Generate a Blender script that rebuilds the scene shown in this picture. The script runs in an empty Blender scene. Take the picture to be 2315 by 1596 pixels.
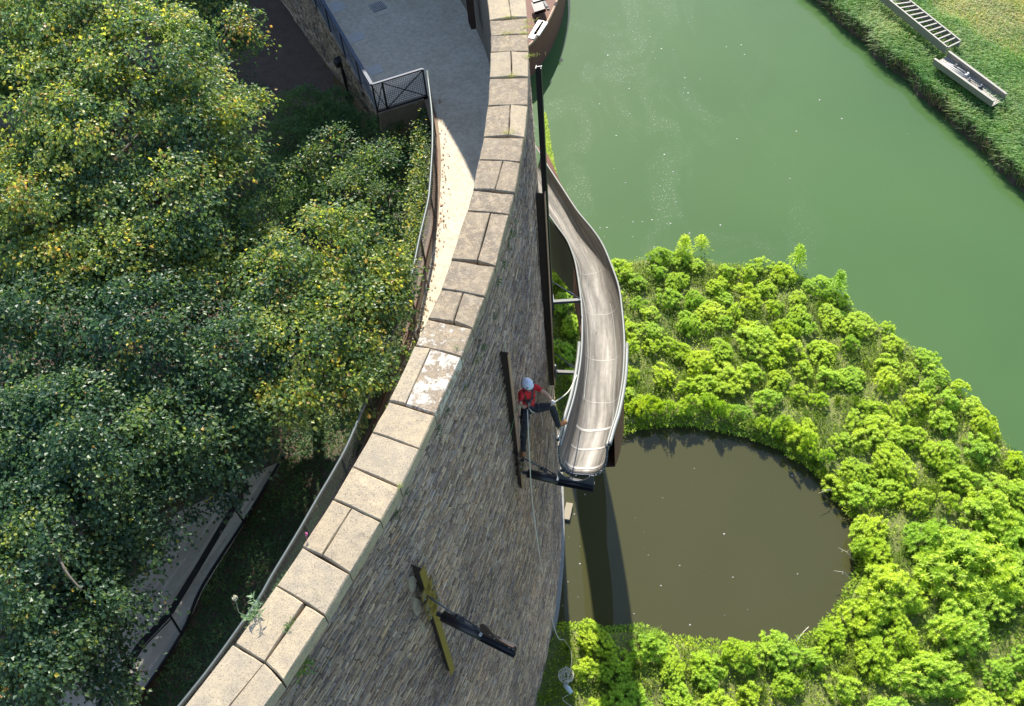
import bpy, bmesh, math, random
import numpy as np
from mathutils import Vector, Matrix, noise
rng = np.random.default_rng(7); random.seed(7)
S = bpy.context.scene
COL = S.collection

# ---------------------------------------------------------------- camera, world, sun, exposure
H = 34.0                     # height of the camera above the river
FP, CX, CY, VX, VY = 2318.0, 1157.5, 798.0, 1345.0, 2590.0
dn = np.array([VX-CX, -(VY-CY), -FP]); dn /= np.linalg.norm(dn)
Zc = -dn
Yc = np.array([0, 0, -1.0]); Yc = Yc-(Yc@Zc)*Zc; Yc /= np.linalg.norm(Yc)
Xc = np.cross(Yc, Zc)
MR = np.array([Xc, Yc, Zc])
cam = bpy.data.cameras.new('camera'); camo = bpy.data.objects.new('camera', cam); COL.objects.link(camo)
cam.sensor_width = 36; cam.lens = 36*FP/2315; cam.clip_end = 2000; cam.clip_start = 0.1
mw = Matrix([list(r) for r in MR]).to_4x4(); mw.translation = (0, 0, H); camo.matrix_world = mw
S.camera = camo
SUN_AZ, SUN_EL = math.radians(2.7), math.radians(39.5)
w = bpy.data.worlds.new("World"); S.world = w; w.use_nodes = True
nt = w.node_tree; sky = nt.nodes.new('ShaderNodeTexSky'); sky.sky_type = 'NISHITA'; sky.sun_disc = False
sky.sun_elevation = SUN_EL; sky.sun_rotation = SUN_AZ; sky.air_density = 1.0; sky.dust_density = 0.6; sky.ozone_density = 1.5
bg = nt.nodes['Background']; bg.inputs[1].default_value = 0.15; nt.links.new(sky.outputs[0], bg.inputs[0])
sl = bpy.data.lights.new('sun', 'SUN'); sl.energy = 4.8; sl.angle = math.radians(0.55); sl.color = (1, 0.93, 0.82)
so = bpy.data.objects.new('sun', sl); COL.objects.link(so)
sv = Vector((math.sin(SUN_AZ)*math.cos(SUN_EL), math.cos(SUN_AZ)*math.cos(SUN_EL), math.sin(SUN_EL)))
so.rotation_euler = sv.to_track_quat('Z', 'Y').to_euler(); so.location = (0, 0, 60)
S.view_settings.view_transform = 'Standard'; S.view_settings.look = 'None'
S.view_settings.exposure = 0.92; S.view_settings.gamma = 1
S.cycles.max_bounces = 6

# ---------------------------------------------------------------- survey helpers (photo sighting -> place)
def P(x, y, z):
    v = MR@np.array([x-CX, -(y-CY), -FP]); t = (z-H)/v[2]; return Vector(v*t+np.array([0, 0, H]))
def PY(x, y, Y):
    v = MR@np.array([x-CX, -(y-CY), -FP]); t = Y/v[1]; return Vector(v*t+np.array([0, 0, H]))
def Q(p):
    c = MR.T@(np.array(p)-np.array([0, 0, H])); return CX+FP*c[0]/-c[2], CY-FP*c[1]/-c[2]

# ---------------------------------------------------------------- object helpers
def link(o, parent=None):
    COL.objects.link(o)
    if parent: o.parent = parent
    return o
def tag(o, label=None, cat=None, group=None, kind=None):
    if label: o['label'] = label
    if cat: o['category'] = cat
    if group: o['group'] = group
    if kind: o['kind'] = kind
    return o
def thing(name, label, cat, loc=(0, 0, 0), group=None):
    o = bpy.data.objects.new(name, None); o.location = loc; o.empty_display_size = .2
    link(o); return tag(o, label, cat, group)
def mesh_np(name, V, F, mat, parent=None, tint=None, smooth=False, col=None):
    """V (n,3), F (m,k) constant k"""
    me = bpy.data.meshes.new(name); V = np.asarray(V, np.float32); F = np.asarray(F, np.int32)
    n, (m, k) = len(V), F.shape
    me.vertices.add(n); me.vertices.foreach_set('co', V.ravel())
    me.loops.add(m*k); me.loops.foreach_set('vertex_index', F.ravel())
    me.polygons.add(m); me.polygons.foreach_set('loop_start', np.arange(0, m*k, k, dtype=np.int32))
    me.polygons.foreach_set('use_smooth', np.full(m, smooth))
    me.update(calc_edges=True)
    if tint is not None:
        a = me.attributes.new('tint', 'FLOAT', 'POINT'); a.data.foreach_set('value', np.asarray(tint, np.float32))
    if col is not None:
        a = me.attributes.new('col', 'FLOAT_COLOR', 'POINT')
        c = np.ones((n, 4), np.float32); c[:, :3] = col; a.data.foreach_set('color', c.ravel())
    if mat: me.materials.append(mat)
    o = bpy.data.objects.new(name, me)
    link(o)
    if parent is not None:
        o.parent = parent; o.location = -Vector(parent.location) if parent.type == 'EMPTY' else (0, 0, 0)
        if parent.parent: o.location = (0, 0, 0)
    return o
class MB:
    def __init__(s): s.v = []; s.f = []
    def add(s, vs, fs):
        b = len(s.v); s.v += [tuple(v) for v in vs]; s.f += [tuple(i+b for i in f) for f in fs]
    def hexa(s, p):      # 8 corners: bottom 4 ccw, top 4 ccw
        s.add(p, [(3, 2, 1, 0), (4, 5, 6, 7), (0, 1, 5, 4), (1, 2, 6, 5), (2, 3, 7, 6), (3, 0, 4, 7)])
    def box(s, c, sx, sy, sz, M=None):
        pts = [Vector((a*sx/2, b*sy/2, d*sz/2)) for d in (-1, 1) for a, b in ((-1, -1), (1, -1), (1, 1), (-1, 1))]
        if M: pts = [M@p for p in pts]
        s.hexa([p+Vector(c) for p in pts])
    def beam(s, a, b, wd, ht, up=(0, 0, 1)):
        a, b = Vector(a), Vector(b); d = (b-a).normalized(); r = d.cross(Vector(up))
        if r.length < 1e-3: r = d.cross(Vector((0, 1, 0)))
        r.normalize(); u = r.cross(d)
        pts = [q+r*i*wd/2+u*j*ht/2 for q in (a, b) for i, j in ((-1, -1), (1, -1), (1, 1), (-1, 1))]
        s.hexa(pts)
    def tube(s, path, rad, n=8, cap=True, closed=False):
        path = [Vector(p) for p in path]; m = len(path); rr = rad if hasattr(rad, '__len__') else [rad]*m
        b = len(s.v); ref = None
        for i, p in enumerate(path):
            if closed: d = path[(i+1) % m]-path[i-1]
            else: d = path[min(i+1, m-1)]-path[max(i-1, 0)]
            d.normalize()
            if ref is None:
                ref = d.cross(Vector((0, 0, 1)))
                if ref.length < .1: ref = d.cross(Vector((0, 1, 0)))
            ref = (ref-d*ref.dot(d)).normalized(); u = d.cross(ref)
            for k in range(n):
                a = 2*math.pi*k/n; s.v.append(tuple(p+(ref*math.cos(a)+u*math.sin(a))*rr[i]))
        for i in range(m if closed else m-1):
            j = (i+1) % m
            for k in range(n):
                k2 = (k+1) % n; s.f.append((b+i*n+k, b+i*n+k2, b+j*n+k2, b+j*n+k))
        if cap and not closed:
            s.f.append(tuple(b+k for k in range(n))[::-1]); s.f.append(tuple(b+(m-1)*n+k for k in range(n)))
    def build(s, name, mat, parent=None, smooth=False, bevel=0, **kw):
        me = bpy.data.meshes.new(name); me.from_pydata(s.v, [], s.f); me.update()
        if mat: me.materials.append(mat)
        if smooth:
            for p in me.polygons: p.use_smooth = True
        o = bpy.data.objects.new(name, me); link(o)
        if parent is not None:
            o.parent = parent
            if parent.type == 'EMPTY': o.location = -Vector(parent.location)
        if bevel:
            md = o.modifiers.new('b', 'BEVEL'); md.width = bevel; md.segments = 2
        tag(o, **kw) if kw else None
        return o
def ibeam(mb, a, b, wd, ht, up, tf=.012, tw=.010):
    """H section along a-b; up = direction of the web height"""
    a, b = Vector(a), Vector(b); d = (b-a).normalized(); up = Vector(up); up = (up-d*up.dot(d)).normalized()
    mb.beam(a+up*(ht-tf)/2, b+up*(ht-tf)/2, wd, tf, up); mb.beam(a-up*(ht-tf)/2, b-up*(ht-tf)/2, wd, tf, up)
    mb.beam(a, b, tw, ht-2*tf-.001, up)

def catmull(pts, n=8):
    pts = [Vector(p) for p in pts]; out = []
    q = [pts[0]*2-pts[1]]+pts+[pts[-1]*2-pts[-2]]
    for i in range(1, len(q)-2):
        for k in range(n):
            t = k/n; a, b, c, d = q[i-1], q[i], q[i+1], q[i+2]
            out.append(.5*((2*b)+(c-a)*t+(2*a-5*b+4*c-d)*t*t+(3*b-a-3*c+d)*t**3))
    out.append(pts[-1]); return out

# ---------------------------------------------------------------- material helpers
def newmat(name):
    m = bpy.data.materials.new(name); m.use_nodes = True; n = m.node_tree.nodes; b = n['Principled BSDF']; return m, m.node_tree, b
def N(nt, t, **kw):
    n = nt.nodes.new(t)
    for k, v in kw.items(): setattr(n, k, v)
    return n
def noise_n(nt, scale, detail=5, rough=.6, vec=None, dist=0):
    n = N(nt, 'ShaderNodeTexNoise'); n.inputs['Scale'].default_value = scale; n.inputs['Detail'].default_value = detail
    n.inputs['Roughness'].default_value = rough; n.inputs['Distortion'].default_value = dist
    if vec is not None: nt.links.new(vec, n.inputs['Vector'])
    return n
def ramp(nt, fac, stops):
    r = N(nt, 'ShaderNodeValToRGB'); e = r.color_ramp.elements
    while len(e) < len(stops): e.new(.5)
    for el, (p, c) in zip(e, stops): el.position = p; el.color = (*c, 1) if len(c) == 3 else c
    nt.links.new(fac, r.inputs[0]); return r
def mix(nt, f, a, b, mode='MIX'):
    m = N(nt, 'ShaderNodeMix', data_type='RGBA', blend_type=mode)
    for i, v in ((0, f), (6, a), (7, b)):
        if hasattr(v, 'node') or isinstance(v, bpy.types.NodeSocket): nt.links.new(v, m.inputs[i])
        elif i == 0: m.inputs[0].default_value = v
        else: m.inputs[i].default_value = (*v, 1)
    return m.outputs[2]
def bump(nt, b, h, strength=.4, dist=.02):
    n = N(nt, 'ShaderNodeBump'); n.inputs['Strength'].default_value = strength; n.inputs['Distance'].default_value = dist
    nt.links.new(h, n.inputs['Height']); nt.links.new(n.outputs[0], b.inputs['Normal'])
def wpos(nt): return N(nt, 'ShaderNodeNewGeometry').outputs['Position']
def simple(name, col, rough=.7, metal=0, var=.25, scale=6, bmp=.2, col2=None, spec=.5):
    m, nt, b = newmat(name); p = wpos(nt)
    n1 = noise_n(nt, scale, 6, .65, p); n2 = noise_n(nt, scale*7, 4, .6, p)
    c2 = col2 or tuple(c*(1-var) for c in col)
    r = ramp(nt, n1.outputs[0], [(.32, c2), (.68, tuple(min(1, c*(1+var*.5)) for c in col))])
    c = mix(nt, .35, r.outputs[0], n2.outputs['Color'], 'OVERLAY') if False else mix(nt, .5, r.outputs[0], ramp(nt, n2.outputs[0], [(.3, tuple(c*.75 for c in col)), (.7, tuple(min(1, c*1.15) for c in col))]).outputs[0])
    nt.links.new(c, b.inputs['Base Color']); b.inputs['Roughness'].default_value = rough; b.inputs['Metallic'].default_value = metal
    b.inputs['Specular IOR Level'].default_value = spec
    if bmp: bump(nt, b, n2.outputs[0], bmp, .01)
    return m
def leaf_mat(name, stops, trans=.35, rough=.45, spec=.5, tcol=1.5, objvar=False):
    m, nt, b = newmat(name); a = N(nt, 'ShaderNodeAttribute', attribute_name='tint')
    r = ramp(nt, a.outputs['Fac'], stops)
    oi = N(nt, 'ShaderNodeObjectInfo'); ov = ramp(nt, oi.outputs['Random'], [(0, (.84, .94, .9)), (.35, (1.0, 1.0, .8)), (.7, (1.12, 1.05, .9)), (1, (.92, 1.0, 1.1))])
    pn = noise_n(nt, .55, 3, .6, wpos(nt)); pv = ramp(nt, pn.outputs[0], [(.35, (.84, .9, 1.0)), (.65, (1.14, 1.06, .9))])
    rc_ = mix(nt, 1.0, mix(nt, 1.0, r.outputs[0], ov.outputs[0], 'MULTIPLY') if objvar else r.outputs[0], pv.outputs[0], 'MULTIPLY')
    nt.links.new(rc_, b.inputs['Base Color']); b.inputs['Roughness'].default_value = rough; b.inputs['Specular IOR Level'].default_value = spec
    t = N(nt, 'ShaderNodeBsdfTranslucent'); mm = mix(nt, 1.0, rc_, (tcol, tcol, tcol*.55), 'MULTIPLY')
    nt.links.new(mm, t.inputs[0]); ms = N(nt, 'ShaderNodeMixShader'); ms.inputs[0].default_value = trans
    nt.links.new(b.outputs[0], ms.inputs[1]); nt.links.new(t.outputs[0], ms.inputs[2])
    nt.links.new(ms.outputs[0], nt.nodes['Material Output'].inputs[0]); return m

def water_mat(name, col, col2, rough=.03, foam=False):
    m, nt, b = newmat(name); p = wpos(nt)
    n = noise_n(nt, .09, 3, .5, p, .6); r = ramp(nt, n.outputs[0], [(.3, col), (.7, col2)])
    c = r.outputs[0]
    if foam:   # drifting foam and scum flecks on the surface
        map_ = N(nt, 'ShaderNodeMapping'); map_.inputs['Scale'].default_value = (1, .45, 1); map_.inputs['Rotation'].default_value[2] = .35
        nt.links.new(p, map_.inputs[0])
        f1 = noise_n(nt, .33, 4, .6, map_.outputs[0], 1.2); f2 = N(nt, 'ShaderNodeTexVoronoi'); f2.inputs['Scale'].default_value = 9; nt.links.new(p, f2.inputs['Vector'])
        d1 = ramp(nt, f1.outputs[0], [(.50, (0, 0, 0)), (.62, (1, 1, 1))])
        d2 = ramp(nt, f2.outputs['Distance'], [(.10, (1, 1, 1)), (.19, (0, 0, 0))])
        sp = N(nt, 'ShaderNodeSeparateXYZ'); nt.links.new(p, sp.inputs[0])
        ux = N(nt, 'ShaderNodeMapRange'); ux.inputs[1].default_value = 9; ux.inputs[2].default_value = 16; ux.inputs[3].default_value = 1; ux.inputs[4].default_value = 0
        nt.links.new(sp.outputs[0], ux.inputs[0])
        mu = N(nt, 'ShaderNodeMath', operation='MULTIPLY'); nt.links.new(d1.outputs[0], mu.inputs[0]); nt.links.new(d2.outputs[0], mu.inputs[1])
        mv = N(nt, 'ShaderNodeMath', operation='MULTIPLY'); nt.links.new(mu.outputs[0], mv.inputs[0]); nt.links.new(ux.outputs[0], mv.inputs[1])
        mw_ = N(nt, 'ShaderNodeMath', operation='MULTIPLY'); nt.links.new(mv.outputs[0], mw_.inputs[0]); mw_.inputs[1].default_value = .45
        m3 = N(nt, 'ShaderNodeMath', operation='MULTIPLY'); nt.links.new(d1.outputs[0], m3.inputs[0]); nt.links.new(ux.outputs[0], m3.inputs[1])
        m4 = N(nt, 'ShaderNodeMath', operation='MULTIPLY'); nt.links.new(m3.outputs[0], m4.inputs[0]); m4.inputs[1].default_value = .025
        c = mix(nt, m4.outputs[0], c, (.5, .55, .45))
        c = mix(nt, mw_.outputs[0], c, (.85, .87, .78))
    nt.links.new(c, b.inputs['Base Color']); b.inputs['Roughness'].default_value = rough; b.inputs['IOR'].default_value = 1.33
    h = noise_n(nt, 1.6, 3, .5, p); bump(nt, b, h.outputs[0], .03, .03)
    return m
M_river = water_mat('river_water', (.060, .118, .040), (.070, .134, .044), .0, True)
M_pond = water_mat('pond_water', (.056, .058, .024), (.066, .064, .027), .0)
M_earth = simple('earth', (.085, .065, .045), .95, var=.5, scale=2, bmp=.8, col2=(.045, .035, .025))
M_soil = simple('shaded_soil', (.15, .10, .075), .95, var=.4, scale=2.5, bmp=1, col2=(.075, .055, .045))
M_bank = simple('bank_soil', (.18, .19, .06), .95, var=.5, scale=3, bmp=.8, col2=(.07, .12, .025))
M_conc = None
def concrete():
    m, nt, b = newmat('walkway_concrete'); p = wpos(nt)
    n1 = noise_n(nt, .8, 8, .7, p, .4); n2 = noise_n(nt, 9, 6, .7, p); n3 = noise_n(nt, 60, 2, .5, p)
    r = ramp(nt, n1.outputs[0], [(.3, (.60, .52, .39)), (.5, (.70, .62, .48)), (.72, (.77, .70, .57))])
    r2 = ramp(nt, n2.outputs[0], [(.35, (.55, .5, .45)), (.6, (1, 1, 1))])
    c = mix(nt, .55, r.outputs[0], r2.outputs[0], 'MULTIPLY'); c = mix(nt, .25, c, ramp(nt, n3.outputs[0], [(.35, (.3, .3, .3)), (.65, (1, 1, 1))]).outputs[0], 'MULTIPLY')
    nt.links.new(c, b.inputs['Base Color']); b.inputs['Roughness'].default_value = .85; bump(nt, b, n2.outputs[0], .3, .01); return m
M_conc = concrete()
M_path = simple('path_gravel', (.50, .45, .37), .9, var=.25, scale=1.2, bmp=.3)
M_pad = simple('blue_grey_pad', (.58, .56, .52), .8, var=.12, scale=4)

def limestone(name, lichen=.5, white=0.0, base=(.47, .395, .275)):
    m, nt, b = newmat(name); oi = N(nt, 'ShaderNodeObjectInfo'); p = wpos(nt)
    n0 = noise_n(nt, 1.4, 6, .7, p, .5); n1 = noise_n(nt, 7, 9, .78, p, .2); n2 = noise_n(nt, 45, 4, .7, p); n3 = noise_n(nt, 4, 9, .78, p, .15)
    c = ramp(nt, n0.outputs[0], [(.3, tuple(x*.84 for x in base)), (.7, tuple(min(1, x*1.12) for x in base))]).outputs[0]
    hv = ramp(nt, oi.outputs['Random'], [(0, (.88, .86, .84)), (.5, (1.0, .98, .94)), (1, (1.06, 1.0, .90))]); c = mix(nt, 1, c, hv.outputs[0], 'MULTIPLY')
    # dark grey-brown lichen and pitting
    dk = ramp(nt, n1.outputs[0], [(.395+.115*lichen, (1, 1, 1)), (.44+.12*lichen, (0, 0, 0))]); dk.color_ramp.interpolation = 'LINEAR'
    cov = ramp(nt, n3.outputs[0], [(.62-.34*lichen, (0, 0, 0)), (.70-.20*lichen, (1, 1, 1))])
    mu = N(nt, 'ShaderNodeMath', operation='MULTIPLY'); nt.links.new(dk.outputs[0], mu.inputs[0]); nt.links.new(cov.outputs[0], mu.inputs[1])
    m2 = N(nt, 'ShaderNodeMath', operation='MULTIPLY'); nt.links.new(mu.outputs[0], m2.inputs[0]); m2.inputs[1].default_value = .95
    c = mix(nt, m2.outputs[0], c, (.12, .088, .058))
    gm = ramp(nt, n3.outputs[0], [(.38, (0, 0, 0)), (.60, (.65, .65, .65))]); c = mix(nt, gm.outputs[0], c, (.27, .235, .185))
    if lichen > .4:
        g = ramp(nt, n0.outputs[0], [(.36, (0, 0, 0)), (.56, (.5, .5, .5))]); c = mix(nt, g.outputs[0], c, (.33, .265, .175))
    sp = ramp(nt, n2.outputs[0], [(.36, (.34, .30, .26)), (.48, (1, 1, 1))]); c = mix(nt, .75, c, sp.outputs[0], 'MULTIPLY')
    wt = ramp(nt, n3.outputs[0], [(.60-.11*white, (0, 0, 0)), (.63-.11*white, (1, 1, 1))])
    f = N(nt, 'ShaderNodeMath', operation='MULTIPLY'); nt.links.new(wt.outputs[0], f.inputs[0]); f.inputs[1].default_value = .75 if white > 0 else .0
    c = mix(nt, f.outputs[0], c, (.60, .56, .48))
    nt.links.new(c, b.inputs['Base Color']); b.inputs['Roughness'].default_value = .9
    ad = N(nt, 'ShaderNodeMath', operation='ADD'); nt.links.new(n1.outputs[0], ad.inputs[0]); nt.links.new(n2.outputs[0], ad.inputs[1])
    bump(nt, b, ad.outputs[0], .55, .012); return m
M_lime_clean = limestone('limestone_clean', .12)
M_lime_mid = limestone('limestone_spotted', .45)
M_lime_old = limestone('limestone_lichened', .95, 0, (.43, .35, .24))
M_lime_white = limestone('limestone_white_lichen', .85, 1.0, (.44, .35, .25))
M_lime_patch = limestone('limestone_patchy_lichen', .9, .55, (.45, .36, .25))
M_mortar = simple('wall_mortar', (.20, .165, .13), .95, var=.4, scale=5, bmp=.6)
def stone_mat():
    m, nt, b = newmat('schist_stone'); a = N(nt, 'ShaderNodeAttribute', attribute_name='col'); p = wpos(nt)
    mp = N(nt, 'ShaderNodeMapping'); mp.inputs['Scale'].default_value = (1, 1, 5); nt.links.new(p, mp.inputs[0])
    n1 = noise_n(nt, 9, 6, .7, mp.outputs[0]); n2 = noise_n(nt, .35, 4, .6, p, .5); n3 = noise_n(nt, 2.2, 5, .7, mp.outputs[0])
    c = mix(nt, .85, a.outputs['Color'], ramp(nt, n1.outputs[0], [(.3, (.55, .52, .50)), (.68, (1.25, 1.22, 1.18))]).outputs[0], 'MULTIPLY')
    st = ramp(nt, n2.outputs[0], [(.38, (.70, .65, .62)), (.60, (1.16, 1.06, .93))]); c = mix(nt, .9, c, st.outputs[0], 'MULTIPLY')
    n4 = noise_n(nt, 26, 3, .7, p); fl_ = ramp(nt, n4.outputs[0], [(.64, (0, 0, 0)), (.70, (.8, .8, .8))]); lime = ramp(nt, n3.outputs[0], [(.56, (0, 0, 0)), (.70, (.6, .6, .6))]); c = mix(nt, lime.outputs[0], c, (.52, .47, .40)); c = mix(nt, fl_.outputs[0], c, (.70, .64, .56))
    nt.links.new(c, b.inputs['Base Color']); b.inputs['Roughness'].default_value = .8; bump(nt, b, n1.outputs[0], .6, .015); return m
M_stone = stone_mat()
M_corten = simple('corten_steel', (.062, .034, .024), .7, var=.4, scale=3, bmp=.2, col2=(.03, .018, .015))
M_corten2 = simple('corten_warm', (.15, .062, .035), .75, var=.3, scale=2, bmp=.2)
M_beam = simple('rusted_beam', (.10, .058, .038), .65, var=.45, scale=5, bmp=.2, col2=(.035, .02, .016))
M_flange = simple('lit_flange', (.34, .21, .14), .6, var=.2, scale=4)  # steel tone lightened to paint sky light on the outer flange
M_web = simple('shaded_web', (.030, .019, .015), .7, var=.4, scale=4, bmp=.2)  # steel tone darkened to paint the shade between the flanges
M_yellow = simple('ochre_steel', (.20, .135, .03), .55, var=.25, scale=4, bmp=.1)  # ochre tone for the lowest beam's flange and clamp plates
M_black = simple('black_steel', (.018, .018, .022), .45, var=.3, scale=8, bmp=.1)
M_rail = simple('grey_rail_steel', (.12, .145, .145), .5, metal=.3, var=.15, scale=8, bmp=.05)
M_raild = simple('dark_grey_steel', (.07, .08, .095), .45, metal=.3, var=.2, scale=8, bmp=.05)
M_blue = simple('blue_grey_channel', (.075, .10, .145), .6, metal=.0, var=.2, scale=5, bmp=.05)
M_galv = simple('galvanised_steel', (.25, .26, .25), .5, metal=.4, var=.12, scale=14, bmp=.05)
M_white = simple('white_plastic', (.58, .57, .55), .5, var=.08)
M_rope = simple('pale_rope', (.62, .58, .47), .9, var=.2, scale=60, bmp=.3)
def steel():
    m, nt, b = newmat('brushed_stainless'); p = N(nt, 'ShaderNodeTexCoord'); uv = N(nt, 'ShaderNodeUVMap')
    mp = N(nt, 'ShaderNodeMapping'); mp.inputs['Scale'].default_value = (16, .28, 1); nt.links.new(uv.outputs[0], mp.inputs[0])
    n1 = noise_n(nt, 1, 6, .65, mp.outputs[0], .6); n2 = noise_n(nt, 3.0, 5, .6, wpos(nt), .8)
    mp2 = N(nt, 'ShaderNodeMapping'); mp2.inputs['Scale'].default_value = (40, 3, 1); nt.links.new(uv.outputs[0], mp2.inputs[0]); n3 = noise_n(nt, 1, 4, .6, mp2.outputs[0])
    c = ramp(nt, n1.outputs[0], [(.32, (.085, .078, .068)), (.46, (.15, .138, .12)), (.56, (.20, .185, .162)), (.70, (.31, .29, .26))]).outputs[0]
    c = mix(nt, .6, c, ramp(nt, n2.outputs[0], [(.3, (.78, .77, .76)), (.65, (1, 1, 1))]).outputs[0], 'MULTIPLY')
    c = mix(nt, .5, c, ramp(nt, n3.outputs[0], [(.35, (.72, .71, .70)), (.6, (1, 1, 1))]).outputs[0], 'MULTIPLY')
    nt.links.new(c, b.inputs['Base Color']); b.inputs['Metallic'].default_value = .3; b.inputs['Roughness'].default_value = .5
    nt.links.new(ramp(nt, n1.outputs[0], [(.3, (.68, .68, .68)), (.7, (.52, .52, .52))]).outputs[0], b.inputs['Roughness'])
    bump(nt, b, n3.outputs[0], .12, .01); return m
M_steel = steel()
M_strip = simple('worn_grit_strip', (.34, .325, .30), .6, metal=.3, var=.12, scale=15)

M_leafA = leaf_mat('linden_leaf', [(0, (.026, .072, .050)), (.35, (.062, .125, .070)), (.6, (.145, .225, .075)), (.8, (.34, .38, .085)), (.93, (.58, .48, .08)), (1, (.40, .25, .10))], .40, .42, .45, 2.6)
M_leafB = leaf_mat('bank_leaf', [(0, (.05, .12, .012)), (.4, (.24, .38, .022)), (.8, (.54, .68, .07)), (1, (.62, .68, .10))], .35, .5, .35, 1.8, True)
M_leafC = leaf_mat('undergrowth_leaf', [(0, (.05, .12, .06)), (.5, (.11, .21, .08)), (.85, (.20, .32, .08)), (1, (.36, .38, .09))], .3, .5, .4, 1.5)
M_grass = leaf_mat('grass_blade', [(0, (.05, .12, .01)), (.5, (.20, .32, .016)), (.85, (.38, .46, .03)), (1, (.50, .42, .12))], .3, .55, .3, 1.4)
M_grass2 = leaf_mat('far_grass_blade', [(0, (.07, .20, .05)), (.45, (.18, .38, .10)), (.75, (.36, .48, .14)), (1, (.66, .58, .26))], .3, .55, .3, 1.3)
M_bark = simple('bark', (.16, .14, .11), .9, var=.4, scale=12, bmp=.8)

# ---------------------------------------------------------------- leaf builder
def rand_unit(n):
    v = rng.normal(size=(n, 3)); return v/np.linalg.norm(v, axis=1, keepdims=True)
def leaves(C, D, Nn, L, W, fold=.25):
    """C base, D direction of the leaf, Nn normal, L length, W width -> verts, quads as 2 tris"""
    D = D/np.linalg.norm(D, axis=1, keepdims=True); Sd = np.cross(D, Nn); Sd /= np.linalg.norm(Sd, axis=1, keepdims=True)+1e-9
    Nn = np.cross(Sd, D); L = L[:, None]; W = W[:, None]
    a = C; b = C+D*L*.42+Sd*W*.5+Nn*W*fold; c = C+D*L-Nn*L*.12; d = C+D*L*.42-Sd*W*.5+Nn*W*fold
    n = len(C); V = np.stack([a, b, c, d], 1).reshape(-1, 3); i = np.arange(n)*4
    F = np.concatenate([np.stack([i, i+1, i+2], 1), np.stack([i, i+2, i+3], 1)]); return V, F
def blades(C, hgt, spread, wd, curl=.5):
    """grass blades: base C, height, horizontal lean vector spread (n,2)"""
    n = len(C); S3 = np.concatenate([spread, np.zeros((n, 1))], 1); side = np.stack([-spread[:, 1], spread[:, 0], np.zeros(n)], 1)
    side /= np.linalg.norm(side, axis=1, keepdims=True)+1e-9; h = hgt[:, None]; up = np.array([0, 0, 1.0])
    m = C+S3*.4+up*h*.7; t = C+S3+up*h*(1-curl*.5)
    V = np.stack([C-side*wd/2, C+side*wd/2, m+side*wd*.35, m-side*wd*.35, t], 1).reshape(-1, 3); i = np.arange(n)*5
    F = np.concatenate([np.stack([i, i+1, i+2], 1), np.stack([i, i+2, i+3], 1), np.stack([i+3, i+2, i+4], 1)]); return V, F

# ================================================================ THE WALL
J = [  # joints of the coping: inner edge, (middle), outer edge as sighted
 ((527.7, 1456.5), (597.4, 1498), (638.8, 1540)), ((623.8, 1322.8), (689.7, 1364), (734.9, 1392.5)),
 ((682, 1236), (727, 1257), (791, 1297)), ((751.8, 1127.8), (795, 1146), (863, 1178)),
 ((795, 1055), (850, 1076), (906, 1102.5)), ((840, 976), (896, 990), (950, 1015)),
 ((878, 907), (915.4, 915.8), (984.5, 938.8)), ((938.4, 780.5), (974.4, 786), (1043.5, 806.4)),
 ((965.8, 720), (1024.8, 727), (1069.4, 742.5)), ((996, 652.5), (1047.8, 659), (1096.7, 669.7)),
 ((1019.9, 587), (1078, 590), (1119.8, 602)), ((1055, 476), (1109.7, 479), (1151.4, 484.6)),
 ((1068, 428.5), (1118, 430), (1164, 437)), ((1082.3, 361), (1138, 361), (1177, 366.6)),
 ((1092, 309.4), (1149.6, 306), (1186, 311.6)), ((1102, 238.5), (1153.7, 234), (1193.4, 237.4)),
 ((1106.7, 177), (1157.7, 172), (1195, 175)), ((1108, 118), (1155, 114), (1195.3, 115.5)),
 ((1109, 80.6), (1156, 76), (1194, 75.7)), ((1106.7, 46), (1156, 39), (1192.6, 40))]
split = [True, False, True, False, False, False, True, False, True, False, True, False, True, False, True, False, True, False, False]
ZT = 20.0
rows = [[P(*q, ZT) for q in j] for j in J]
# beyond the frame: towards the viewer ...
pre = [((-6.0, 4.0), (-5.25, 3.35)), ((-7.6, 2.0), (-6.85, 1.3)), ((-9.6, -.3), (-8.9, -1.0)), ((-13, -3.6), (-12.4, -4.4))]
pre = [[Vector((*a, ZT)), (Vector((*a, ZT))+Vector((*b, ZT)))/2, Vector((*b, ZT))] for a, b in pre]
# ... and away from it, where the bastion curls left
inn = [(.29, 21.9), (.34, 23.1), (.35, 24.4), (.33, 25.7), (.27, 27.0), (.13, 28.4), (-.12, 29.8), (-.48, 31.3), (-1.0, 33.0), (-1.7, 34.7), (-2.6, 36.4), (-3.8, 38.0), (-5.2, 39.4), (-7.0, 40.7), (-9.2, 41.8), (-11.8, 42.6), (-15, 43.2), (-19, 43.4), (-24, 43.4)]
post = []
for i, a in enumerate(inn):
    a0 = Vector((*inn[max(i-1, 0)], 0)) if i else Vector((rows[-1][0].x, rows[-1][0].y, 0)); a1 = Vector((*inn[min(i+1, len(inn)-1)], 0)); d = (a1-a0).normalized(); n = Vector((d.y, -d.x, 0))
    A = Vector((*a, ZT)); post.append([A, A+n*.5, A+n*.93])
allrows = pre[::-1]+rows+post
NP = len(pre)
inner = catmull([r[0] for r in allrows], 6); outer = catmull([r[2] for r in allrows], 6)
def nrm2(pl, i):
    d = (pl[min(i+1, len(pl)-1)]-pl[max(i-1, 0)]); d.z = 0; d.normalize(); return Vector((d.y, -d.x, 0))
wall = thing('rampart_wall', 'tall curved stone rampart wall with pale coping blocks on top, dropping to the pond', 'wall', (0, 12, 0))
INSET = .10; BAT = .26
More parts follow.
